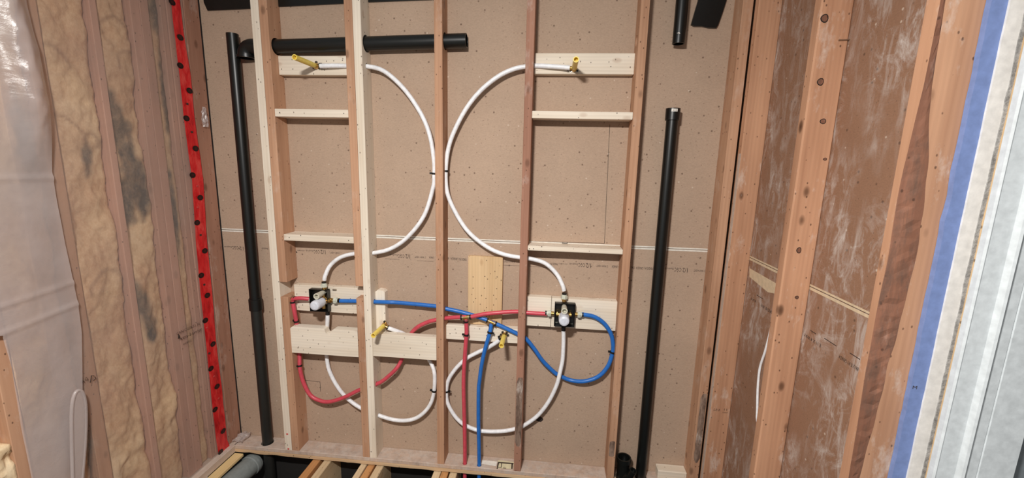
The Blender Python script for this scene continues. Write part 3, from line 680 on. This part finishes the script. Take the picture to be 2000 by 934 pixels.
# ------------------------------------------------------------------ tubing
def tubing(path, mat, lab, name='water_tube', parent=None, group='flexible water tubes'):
    o = MB().rings(path, RT, 14).build(name, mat, parent)
    if parent is None: tag(o, lab, 'tube', group)
    return o
tubing(T_A, M_WHITE, 'white tube looping from the upper left yellow tube to the left valve')
tubing(T_B, M_WHITE, 'white tube looping from the upper right yellow tube to the right valve')
tubing(T_C, M_WHITE, 'white tube looping below the left valve to the lower left yellow tube')
tubing(T_D, M_WHITE, 'white tube making the round loop from the right valve to the lower right yellow tube')
tubing(T_R, M_RED, 'short red tube entering the left valve from its elbow')
tubing(T_R2, M_RED, 'long red tube dipping low on the left and running to the right valve')
tubing(T_RB, M_RED, 'red tube dropping straight from its tee into the bottom plate')
tubing(T_L, M_BLUE, 'long blue tube from the left valve, crossing the red one, curling into the right valve')
tubing(T_LB, M_BLUE, 'blue tube dropping from its tee into the bottom plate')

def fit_dir(path, i): return (path[i + 1] - path[i]).normalized()
def tee(c, dmain, dbr, lab):
    t = thing('tee_fitting', c, lab, 'fitting', 'brass tees')
    mb = MB().rings([c - dmain * .018, c + dmain * .018], .0114, 12).rings([c, c + dbr * .022], .0078, 12); mb.build('tee_body', M_BRASS, t)
    for k, d in enumerate((dmain, -dmain, dbr)):
        MB().profile(c + d * .012, d, [(0, .0085), (0, .0120), (.003, .0120), (.003, .0085)], 14).build('collar', M_CHROME, t)
        MB().profile(c + d * .018, d, [(0, .0100), (0, .0128), (.007, .0128), (.007, .0100)], 14).build('crimp_ring', M_CLIP, t)
tee(at(910, 620, .0205), (at(930, 617.5, .0205) - at(890, 620, .0205)).normalized(), Vector((0, 0, -1)), 'brass tee joining the red tubes right of the centre stud')
tee(at(960, 629.5, .035), (at(975, 635.5, .034) - at(945, 623, .034)).normalized(), Vector((-.08, 0, -1)).normalized(), 'brass tee joining the blue tubes right of the red tee')
c = at(570.5, 583.5, .02); t = thing('elbow_fitting', c, 'brass elbow turning the red tube at the left stud', 'fitting')
MB().rings([c + Vector((.02, 0, .002)), c, c + Vector((.003, 0, -.022))], .0085, 12).build('elbow_body', M_BRASS, t)
MB().profile(c + Vector((.012, 0, .001)), (1, 0, 0), [(0, .0100), (0, .0122), (.008, .0122), (.008, .0100)], 14).build('crimp_ring', M_CLIP, t)
MB().profile(c + Vector((.002, 0, -.014)), (0, 0, -1), [(0, .0100), (0, .0122), (.008, .0122), (.008, .0100)], 14).build('crimp_ring', M_CLIP, t)

def near(path, px, py, Y):
    q = at(px, py, Y); i = min(range(len(path) - 1), key=lambda k: (path[k] - q).length); return path[i], (path[min(i + 1, len(path) - 1)] - path[max(i - 1, 0)]).normalized()
def clip(path, px, py, toward, lab, Y=.04):
    p, d = near(path, px, py, Y); t = thing('pipe_clip', p, lab, 'clip', 'black tube clips')
    MB().profile(p - d * .004, d, [(0, .0100), (0, .0130), (.008, .0130), (.008, .0100)], 16).build('clip_loop', M_CLIP, t)
    w = Vector(toward).normalized(); w = (w - d * w.dot(d)).normalized(); q = p + w * .015; s_ = d.cross(w).normalized() * .004
    MB().prism([p + w * .010 + s_ - d * .004, q + w * .006 + s_ - d * .004, q + w * .006 + s_ + d * .004, p + w * .010 + s_ + d * .004], s_ * -2).build('clip_tail', M_CLIP, t)
clip(T_A, 848, 338, (-1, 0, .0), 'black clip tying the upper left white loop at the centre stud')
clip(T_B, 870.5, 336, (-1, 0, .0), 'black clip tying the upper right white loop at the centre stud')
clip(T_C, 848, 765, (-1, 0, 0), 'black clip on the lower left white loop at the centre stud')
clip(T_D, 872, 765, (1, 0, 0), 'black clip on the round lower right white loop at the centre stud')
clip(T_R2, 577, 626, (-1, 0, 0), 'black clip on the red tube just below the left valve elbow', .03)
clip(T_R2, 585.5, 714, (-1, .0, .2), 'black clip on the red tube below the notched board')
clip(T_RB, 911, 655, (-1, 0, -.2), 'black clip on the dropping red tube', .022)
clip(T_LB, 956.5, 649, (1, 0, -.5), 'black clip on the dropping blue tube', .03)
clip(T_L, 1196.5, 690, (-1, 0, .5), 'black clip on the blue curl beside the right valve')

# yellow test tubes on drop-ear elbows
def outlet(px, py, Yb, ln, tube_dir, lab, r=.0112, short=False):
    c = at(px, py, Yb - .012); t = thing('outlet_elbow', (c.x, Yb, c.z), lab, 'fitting', 'yellow test tubes')
    MB().profile((c.x, Yb, c.z), (0, -1, 0), [(0, 0), (0, .013), (.014, .013), (.020, .011)], 16).rings([c, c + Vector(tube_dir) * .022], .0085, 12).build('elbow_body', M_BRASS, t)
    ears = MB()
    for a in (90, 210, 330) if not short else (55, 125, 0, 180):
        d = Vector((math.cos(math.radians(a)), 0, math.sin(math.radians(a))))
        e = Vector((c.x, Yb, c.z)) + d * .016; ears.profile(e, (0, -1, 0), [(0, 0), (0, .007), (.004, .007), (.004, 0)], 12)
        MB().profile(e + Vector((0, -.004, 0)), (0, -1, 0), [(0, .0045), (.002, .004), (.003, 0)], 10).build('screw', M_CLIP, t)
    ears.build('ears', M_CHROME, t)
    MB().profile(c + Vector(tube_dir) * .020, tube_dir, [(0, .010), (0, .0120), (.010, .0120), (.010, .010)], 14).build('crimp_ring', M_CLIP, t)
    b = Vector((c.x, Yb - .018, c.z)); f = b + Vector((0, -ln, 0))
    MB().profile(b, (0, -1, 0), [(0, r * .9), (.01, r), (ln, r), (ln, r * .72), (ln - .02, r * .72)], 24).build('yellow_tube', M_YEL, t)
    MB().profile(f + Vector((0, .0195, 0)), (0, -1, 0), [(0, 0), (0, r * .71)], 24).build('tube_bottom', M_YELIN, t, label='darker inside of the tube end')
outlet(616, 128.5, .051, .150, (1, 0, 0), 'upper left yellow tube sticking out of the block by the orange studs')
outlet(1121.5, 133.5, .051, .150, (-1, 0, .03), 'upper right yellow tube sticking out of the wide block')
outlet(750, 636, .051, .120, (.85, 0, -.45), 'lower left yellow tube sticking out beside the second pale stud')
outlet(985, 656, .046, .108, (-.85, 0, -.5), 'lower right yellow tube hanging over its block edge near the reddish stud', short=True)

# ------------------------------------------------------------------ mixing valves
def valve(px, py, w, h, lab, off):
    Yp = .040; c = at(px, py, Yp); t = thing('mixing_valve', (c.x, Yp, c.z - h / 2), lab, 'valve', 'shower mixing valves')
    b = at(*off, .03)                                       # body centre
    MB().box(c.x - w / 2, c.x + w / 2, Yp - .002, Yp + .0, c.z - h / 2, c.z + h / 2, .001).build('bracket_plate', M_BOXB, t)
    rim = MB(); d = .026
    for x0, x1, z0, z1 in ((-w / 2, -w / 2 + .003, -h / 2, h / 2), (w / 2 - .003, w / 2, -h / 2, h / 2), (-w / 2, w / 2, h / 2 - .003, h / 2), (-w / 2, w / 2, -h / 2, -h / 2 + .003)):
        rim.box(c.x + x0, c.x + x1, Yp - d, Yp - .001, c.z + z0, c.z + z1, .001)
    rim.build('bracket_rim', M_BOXB, t)
    body = MB().profile((b.x, Yp - .002, b.z), (0, -1, 0), [(0, .022), (.02, .022), (.024, .019), (.040, .019), (.040, 0)], 20)
    body.rings([(b.x - .035, .025, b.z), (b.x + .035, .025, b.z)], .012, 16); body.rings([(b.x, .025, b.z - .04), (b.x, .025, b.z + .05)], .011, 16); body.build('valve_body', M_BRASS, t)
    MB().profile((b.x, Yp - .034, b.z), (0, -1, 0), [(0, .0215), (.012, .0245), (.028, .0245), (.062, .0235), (.068, .021), (.071, .015), (.072, 0)], 28).build('test_cap', M_CAP, t, label='milky plastic cap')
    s = Vector((b.x, Yp - .002, b.z + .040))
    MB().profile(s, (0, -1, 0), [(0, .0105), (.030, .0125), (.078, .0145), (.078, .0095), (.06, .0095), (.06, 0)], 24).build('stem_sleeve', M_BEIGE, t, label='beige sleeve with open end')
    for sx in (-1, 1):
        MB().profile((b.x + sx * .018, Yp - .018, b.z - .012), (0, -1, 0), [(0, .004), (.008, .004), (.009, 0)], 10).build('screw', M_CHROME, t)
        MB().profile((b.x + sx * .030, Yp - .006, b.z + .004), (0, -1, 0), [(0, .0075), (.014, .0075), (.016, .004), (.016, 0)], 14).build('stop_screw', M_BRASS, t)
    return t, c, b, w, h
def union(t, p, d, hexr=.016):
    d = Vector(d).normalized()
    MB().rings([p, p + d * .016], .0095, 14).build('brass_nipple', M_BRASS, t)
    u = d.orthogonal().normalized(); w = d.cross(u); q = p + d * .014
    P = [q + (u * math.cos(a) + w * math.sin(a)) * hexr for a in [k * math.pi / 3 for k in range(6)]]
    MB().prism(P, d * .014).build('union_nut', M_NUT, t)
    MB().rings([q + d * .013, q + d * .020], .0115, 14).build('collar', M_NUT, t)
    MB().rings([q + d * .020, q + d * .027], .0112, 14).build('clamp_ring', M_CLIP, t)
t, c, b, w, h = valve(627.5, 584.5, .094, .113, 'mixing valve with black bracket on the left, cap tilted towards lower left', (634, 586))
union(t, at(633.5, 566, .03), (0, 0, 1)); union(t, at(647.5, 586.5, .03), (1, 0, 0)); MB().rings([at(640, 607, .03), at(640, 615, .03)], .0105, 14).build('clamp_ring', M_CLIP, t)
MB().rings([at(604, 584.5, .03), at(608, 584.5, .03)], .0115, 14).build('collar', M_NUT, t)
t, c, b, w, h = valve(1102.5, 612.5, .094, .112, 'mixing valve with black bracket on the right, cap facing straight out', (1101, 614))
union(t, at(1101.5, 589, .03), (0, 0, 1)); union(t, at(1082, 612.5, .03), (-1, 0, 0)); union(t, at(1122, 614, .03), (1, 0, 0)); MB().rings([at(1100.6, 639, .03), at(1100.6, 646, .03)], .0105, 14).build('clamp_ring', M_CLIP, t)
lettering('HOT', Vector((c.x - .035, .0375, c.z - .045)), .005, .014, 'back', t, False, M_NUT)
lettering('COLD', Vector((c.x + .033, .0375, c.z - .048)), .005, .014, 'back', t, False, M_NUT)
# pencil-like marker clipped on the left valve board
p = at(650, 566, .046); o = MB().rings([p, at(657, 566.5, .046)], .004, 10).build('screw_stub', M_CHROME); tag(o, 'small metal screw stub right of the left valve bracket', 'screw')

# sticker and white paper strip on the plate
def flat(poly, z, name, mat, parent=None, t=.0006):
    return MB().prism([Vector((q.x, q.y, z)) for q in (atz(*p, z) for p in poly)], (0, 0, t)).build(name, mat, parent)
st = flat([(973, 899), (1004, 903), (1002, 916), (970, 915)], .0384, 'sticker', M_PAPER); tag(st, 'cream sticker with black frame lines on the bottom plate by the reddish stud', 'sticker')
flat([(973, 902.5), (1003, 905), (1003, 907), (973, 904.8)], .0391, 'printed_frame', M_INK, st); flat([(972, 904), (975, 904), (972, 916), (970, 916)], .0391, 'printed_frame', M_INK, st); flat([(999, 906), (1002, 906), (1001, 916), (998.5, 916)], .0391, 'printed_frame', M_INK, st)
flat([(979, 905), (980.5, 905), (979.5, 914), (978, 914)], .0391, 'printed_frame', M_INK, st); flat([(973, 912.5), (979, 913), (979, 914), (973, 913.5)], .0391, 'printed_frame', M_INK, st); flat([(982, 914), (988, 914.5), (988, 915.5), (982, 915)], .0391, 'printed_frame', M_INK, st)
o = flat([(941, 899), (971, 902), (969, 911), (940, 906)], .0384, 'paper_strip', M_WTAPE); tag(o, 'white paper strip on the bottom plate right of the blue tube', 'paper')

# grey duct below the floor
a, b = atz(497, 903, -.075), atz(415, 975, -.075)
dn = (b - a).normalized()
du = MB().profile(a, dn, [(-.01, 0), (-.012, .035), (-.004, .050), (.012, .054), (.03, .054), (.034, .050), (.6, .050)], 28).build('duct', M_DUCT); tag(du, 'grey round duct with a capped end under the torn subfloor edge', 'duct')

cut(plate, [(Vector((xL_, YP, -.1)), Vector((xL_, YP, .2)), .031), (Vector((xR_, YP, -.1)), Vector((xR_, YP, .2)), .029), (Vector((fp.x, .028, -.1)), Vector((fp.x, .028, .2)), .036),
            (T_RB[-1], T_RB[-2] + Vector((0, 0, .05)), RT + .002), (T_LB[-1], T_LB[-2] + Vector((0, 0, .05)), RT + .002)])
# ------------------------------------------------------------------ left wall
wlf = thing('wall_left', (XL, -.4, 0), 'sheathing behind the insulated left wall', 'wall'); del wlf['category']; wlf['kind'] = 'structure'
MB().box(-1.815, -1.800, -1.35, .10, 0, TOP, 0).build('sheathing', M_OSB, wlf)
XF = XL - .006
for y0, y1, m, lab in ((-.398, -.3725, M_FILMSTUD, 'third stud from the corner behind the plastic film'), (-.2445, -.205, M_FILMSTUD, 'double stud behind the film, half farther from the corner'), (-.2042, -.1655, M_FILMSTUD, 'double stud behind the film, half nearer the corner'),
                       (-.1115, -.086, M_FILMSTUD, 'stud behind the film just left of the red tape'), (-.605, -.560, M_OLDZ, 'orange stud showing at the edge of the milky flap'), (-.826, -.788, M_OLDZ, 'bare orange stud uncovered at the lower left corner of the view')):
    o = MB().box(-1.799, XF, y0, y1, .0385, TOP, .002).build('wall_stud', m); tag(o, lab, 'stud', 'studs of the left wall')
o = MB().box(-1.799, XL - .002, -.085, -.001, .0385, TOP, .002).build('wall_stud', M_FILMSTUD); tag(o, 'stud carrying the red tape at the left corner', 'stud', 'studs of the left wall')
o = MB().box(-1.799, XL + .001, .0, YB - .004, .0385, TOP, .003).build('wall_stud', M_REDZ); tag(o, 'bare brown corner stud right of the red tape', 'stud', 'studs of the left wall')
MB().box(XL - .01, XL + .003, YB - .004, YB - .0005, .0385, TOP, 0).build('dark_gap', M_DARK, o, label='dark gap against the back wall')
STAINS = [(p[0], p[1], p[2], p[3]) for p in ((224, 195, 8, 14), (232, 222, 12, 18), (246, 262, 14, 20), (256, 290, 10, 16), (266, 330, 13, 24), (270, 372, 18, 24), (262, 410, 10, 20), (284, 380, 12, 30), (308, 20, 9, 20), (316, 50, 8, 12), (270, 575, 9, 18), (285, 600, 10, 20), (330, 190, 4, 60), (348, 420, 5, 60), (352, 560, 5, 40), (365, 650, 4, 40), (180, 310, 6, 20), (60, 280, 9, 50), (375, 720, 4, 40), (190, 870, 8, 50), (330, 20, 6, 60), (300, 640, 10, 20), (340, 120, 4, 60))]
SY = [(atx(x, y, XL), rx * .0030, ry * .0029) for x, y, rx, ry in STAINS]
def stain_at(y, z):
    s = 0
    for c_, ry, rz in SY:
        d = ((y - c_.y) / ry) ** 2 + ((z - c_.z) / rz) ** 2
        d += .9 * noise.noise(Vector((1, y * 40, z * 25)))
        s = max(s, max(0, min(1, 1.35 - d * .7)))
    return s
RINGS = [(atx(x, y, XL), rr) for x, y, rr in ((130, 262, .060), (258, 128, .045), (232, 62, .05), (190, 280, .03), (110, 120, .05), (220, 560, .06))]
def ring_at(y, z):
    s = 0
    for c_, rr in RINGS:
        d = math.hypot(y - c_.y, z - c_.z) + .014 * noise.noise(Vector((7, y * 22, z * 22)))
        s = max(s, max(0, 1 - abs(d - rr) / .012) * (.55 if z > c_.z - .02 else .15))
    return s
def make_batt(y0, y1, z0, z1, lab, seed, amp=.018, base=.014):
    nx = max(4, int((y1 - y0) / .007)); nz_ = int((z1 - z0) / .009); V = []; S = []; RG = []
    for j in range(nz_ + 1):
        z = z0 + (z1 - z0) * j / nz_
        for i in range(nx + 1):
            y = y0 + (y1 - y0) * i / nx; e = min(i, nx - i) / nx
            h = noise.fractal(Vector((seed, y * 7, z * 4)), .6, 2.1, 5) * amp + noise.noise(Vector((seed, y * 45, z * 30))) * .003
            low = max(0, min(1, (.75 - z) / .4)); h += low * .012 * noise.noise(Vector((seed + 9, y * 10, z * 11)))
            x = XF - base + h - (.018 * (1 - min(1, e * 7)) ** 2); x = min(x, XF - .001)
            V.append((x, y, z)); S.append(stain_at(y, z)); RG.append(ring_at(y, z))
    n = len(V)
    F = [[j * (nx + 1) + i, j * (nx + 1) + i + 1, (j + 1) * (nx + 1) + i + 1, (j + 1) * (nx + 1) + i] for j in range(nz_) for i in range(nx)]
    ring = [i for i in range(nx + 1)] + [j * (nx + 1) + nx for j in range(1, nz_ + 1)] + [nz_ * (nx + 1) + i for i in range(nx - 1, -1, -1)] + [j * (nx + 1) for j in range(nz_ - 1, 0, -1)]
    Vb = [(-1.797, V[k][1], V[k][2]) for k in ring]; m = len(ring)
    for k in range(m): F.append([ring[k], n + k, n + (k + 1) % m, ring[(k + 1) % m]])
    F.append([n + k for k in range(m)][::-1])
    mb = MB(); mb.add(V + Vb, F, True); o = mb.build('insulation_batt', M_BATT)
    at_ = o.data.attributes.new('stain', 'FLOAT', 'POINT'); at_.data.foreach_set('value', S + [0] * m)
    a2 = o.data.attributes.new('ring', 'FLOAT', 'POINT'); a2.data.foreach_set('value', RG + [0] * m)
    return tag(o, lab, 'insulation', 'insulation batts of the left wall')
make_batt(-.5595, -.3985, .04, TOP, 'widest beige insulation batt behind the clear film', 1)
make_batt(-.372, -.245, .04, TOP, 'insulation batt with a long black stain behind the film', 2)
make_batt(-.165, -.112, .04, TOP, 'narrow insulation strip near the red tape', 3, .006)
make_batt(-.7875, -.6055, .04, TOP, 'insulation batt behind the milky flap', 4)
make_batt(-1.2, -.8265, .04, .64, 'lumpy insulation at the bottom left, beyond the bare stud', 5, .045, .004)
make_batt(-1.2, -.8265, .6405, TOP, 'insulation left of the bare stud, above the lumpy piece', 6, .035, .012)

# plastic film
def filmgrid(y0, y1, z0, z1, x, amp, seed, step=.02, clipf=None, creases=(), ridge=None):
    ny = int((y1 - y0) / step); nz_ = int((z1 - z0) / step); V = []; 
    for j in range(nz_ + 1):
        z = z0 + (z1 - z0) * j / nz_
        for i in range(ny + 1):
            u = i / ny
            lo, hi = (y0, y1) if clipf is None else clipf(z)
            y = lo + (hi - lo) * u
            h = amp * noise.noise(Vector((seed, y * 4, z * 2.5))) + amp * .4 * noise.noise(Vector((seed, y * 20, z * 9)))
            for cz, sl in creases:
                d = z - (cz + sl * y); h += .004 * math.exp(-(d / .008) ** 2)
            if ridge: h += ridge(y, z)
            V.append((x + h, y, z))
    F = [[j * (ny + 1) + i, j * (ny + 1) + i + 1, (j + 1) * (ny + 1) + i + 1, (j + 1) * (ny + 1) + i] for j in range(nz_) for i in range(ny)]
    return MB().add(V, F, True)
cr1a, cr1b = atx(0, 349, XL), atx(360, 343, XL); s1_ = (cr1b.z - cr1a.z) / (cr1b.y - cr1a.y)
cr2a, cr2b = atx(150, 577, XL), atx(320, 547, XL); s2_ = (cr2b.z - cr2a.z) / (cr2b.y - cr2a.y)
CR = [(cr1a.z - s1_ * cr1a.y, s1_), (cr2a.z - s2_ * cr2a.y, s2_)]
fm = filmgrid(-.70, -.004, .039, TOP, XL + .003, .0022, 11, .014, None, CR).build('vapour_barrier', M_FILM)
tag(fm, 'clear plastic film stretched over the insulation and studs of the left wall', 'plastic film')
def flatleft(txt, p, h, w, tilt): lettering(txt, atx(*p, XL + .0075), h, w, 'left', fm, False, tilt=tilt)
flatleft('CAN/CGSB-51.34', (368, 642), .013, .125, .0); flatleft('xtra-barrier', (374, 652), .016, .12, .0); flatleft('00552', (366, 669), .010, .045, .0)
c_ = atx(350, 656, XL + .0075); MB().prism([c_ + Vector((0, -.008, -.012)), c_ + Vector((0, .004, -.012)), c_ + Vector((0, .003, .0)), c_ + Vector((0, -.003, .012))], (.0004, 0, 0)).build('printed_mark', M_INK, fm)
flatleft('RG', (166, 743), .014, .02, .3)
c_ = atx(181, 738, XL + .0075); MB().rings([c_ + Vector((0, -.010, -.014)), c_ + Vector((0, -.002, .010)), c_ + Vector((0, .005, .004))], .0014, 6).rings([c_ + Vector((0, .008, .0)), c_ + Vector((0, .009, -.008)), c_ + Vector((0, .001, -.012))], .0012, 6).build('printed_mark', M_INK, fm)
RE = [(45, 0), (70, 120), (84, 200), (100, 330), (125, 467), (150, 590), (158, 650), (161, 770)]
RW = [(atx(*p, XL + .012).z, atx(*p, XL + .012).y) for p in RE]
LEp = [(2, 655), (22, 720), (40, 830), (62, 934)]; LW = [(atx(*p, XL + .012).z, atx(*p, XL + .012).y) for p in LEp]
def interp(T, z):
    T = sorted(T)
    if z <= T[0][0]: return T[0][1] + (T[1][1] - T[0][1]) / (T[1][0] - T[0][0]) * (z - T[0][0])
    for (a, b), (c__, d) in zip(T[:-1], T[1:]):
        if z <= c__: return b + (d - b) * (z - a) / (c__ - a)
    return T[-1][1]
def cf(z):
    hi = interp(RW, z); lo = interp(LW, z) if z < LW[0][0] else LW[0][1] - (z - LW[0][0]) * .35 - .02
    return min(max(lo, -1.1), hi - .02), hi
RP = [(atx(*p, XL + .03).z, atx(*p, XL + .03).y) for p in ((8, 0), (38, 90), (55, 170), (72, 240), (85, 330))]
def RIDGE(y, z):
    c_ = interp(RP, z); a = max(0, min(1, (z - 1.48) / .22)); w = .046
    return a * (.052 * math.exp(-((y - c_) / w) ** 2) + .005 * noise.noise(Vector((2, y * 45, z * 26))) * math.exp(-((y - c_) / .05) ** 2))
fl2 = filmgrid(-1.0, -.5, .35, TOP, XL + .014, .004, 21, .007, cf, [(cr1a.z - s1_ * cr1a.y, s1_), (atx(0, 658, XL).z + .9 * .12, .12), (atx(0, 597, XL).z - (-.79) * .1, .1)], RIDGE)
f2 = fl2.build('plastic_flap', M_FLAP); tag(f2, 'milky loose flap of plastic film hanging over the left end of the wall', 'plastic film')
a = [atx(x, y, XL + .03) for x, y in ((142, 934), (140, 860), (140, 800), (145, 772), (153, 763), (162, 770), (167, 800), (166, 860), (160, 934))]
fold = MB(); sp = spline(a, 6)
fold.rings(sp, .006, 8, True); fo_ = fold.build('folded_edge', M_FLAP, f2, label='rolled white fold at the lower right of the flap')
lp = MB().prism(sp, (.004, 0, 0)).build('folded_web', M_FLAP, f2)

# red tape with printed ovals
TE = [((330, -20), (348, -20)), ((334, 0), (351, 0)), ((340, 60), (358, 60)), ((351, 150), (373, 150)), ((359, 231), (380, 231)), ((375, 350), (397, 350)), ((382, 467), (404, 467)), ((391, 567), (414, 567)), ((402, 667), (422, 667)), ((412, 767), (434, 767)), ((422, 860), (444, 860)), ((427, 887), (453, 883))]
V = []; nT = 6; rows = 0
TT = []
for (a, b), (c__, d) in zip(TE[:-1], TE[1:]):
    for k in range(8):
        s = k / 8; TT.append(((a[0] + (c__[0] - a[0]) * s, a[1] + (c__[1] - a[1]) * s), (b[0] + (d[0] - b[0]) * s, b[1] + (d[1] - b[1]) * s)))
TT.append(TE[-1])
for (a, b) in TT:
    A, B = atx(*a, XL + .008), atx(*b, XL + .008)
    for k in range(nT + 1):
        q = A.lerp(B, k / nT); q.x += .0015 * noise.noise(Vector((5, q.y * 60, q.z * 12))); V.append(q)
F = [[j * (nT + 1) + i, j * (nT + 1) + i + 1, (j + 1) * (nT + 1) + i + 1, (j + 1) * (nT + 1) + i] for j in range(len(TT) - 1) for i in range(nT)]
tp = MB().add(V, F, True).build('red_tape', M_TAPE); tag(tp, 'shiny red sealing tape with black round prints down the left corner', 'tape')
for px, py in ((352, 73), (352, 128), (370, 177), (364, 231), (382, 290), (376, 342), (391, 386), (385, 435), (400, 490), (393, 538), (405, 577), (401, 626), (416, 672), (412, 720), (424, 755), (420, 800), (436, 842), (336, 4), (431, 883)):
    c_ = atx(px, py, XL + .0105)
    def ell(k, n=14): return [c_ + Vector((0, .0165 * k * math.cos(i * 2 * math.pi / n) , .0125 * k * math.sin(i * 2 * math.pi / n))) for i in range(n)]
    lg = MB().prism(ell(1), (.0005, 0, 0)).build('printed_oval', M_TAPEINK, tp)
    for s in (-.004, 0, .004):
        MB().box(c_.x + .0005, c_.x + .0009, c_.y - .006, c_.y + .006, c_.z + s - .0004, c_.z + s + .0004, 0).build('printed_line', M_DKRED, lg)
for i, (px, py) in enumerate(((375, 258), (385, 363), (392, 459), (386, 405), (399, 556), (404, 640), (409, 690), (418, 735), (366, 203), (427, 778))):
    c_ = atx(px, py, XL + .0105); MB().box(c_.x, c_.x + .0005, c_.y - .006, c_.y + .005, c_.z - .004, c_.z + .004, 0).build('printed_mark', M_REDMARK if i % 2 else M_INK, tp)
# crumpled scraps of film
def scrap(cx, cy, cz, ry, rz, lab, seed, nrm='x'):
    V = []; n = 9
    for j in range(n):
        for i in range(n):
            u, v = i / (n - 1) * 2 - 1, j / (n - 1) * 2 - 1; h = .012 * noise.noise(Vector((seed, u * 3, v * 3)))
            V.append((cx + h, cy + u * ry * (1 - .5 * (v > 0) * v), cz + v * rz) if nrm == 'x' else (cx + u * rz + h, cy + v * ry, cz + abs(h) * 2))
    F = [[j * n + i, j * n + i + 1, (j + 1) * n + i + 1, (j + 1) * n + i] for j in range(n - 1) for i in range(n - 1)]
    o = MB().add(V, F, False).build('film_scrap', M_FLAP); return tag(o, lab, 'plastic film')
q = atx(396, 228, XL + .014); scrap(q.x, .04, q.z, .018, .045, 'small torn scrap of clear film right of the red tape', 31)
q = atz(468, 862, .04); scrap(-1.615, .045, .052, .040, .03, 'crumpled clear film tucked in the bottom left corner', 33, 'z')
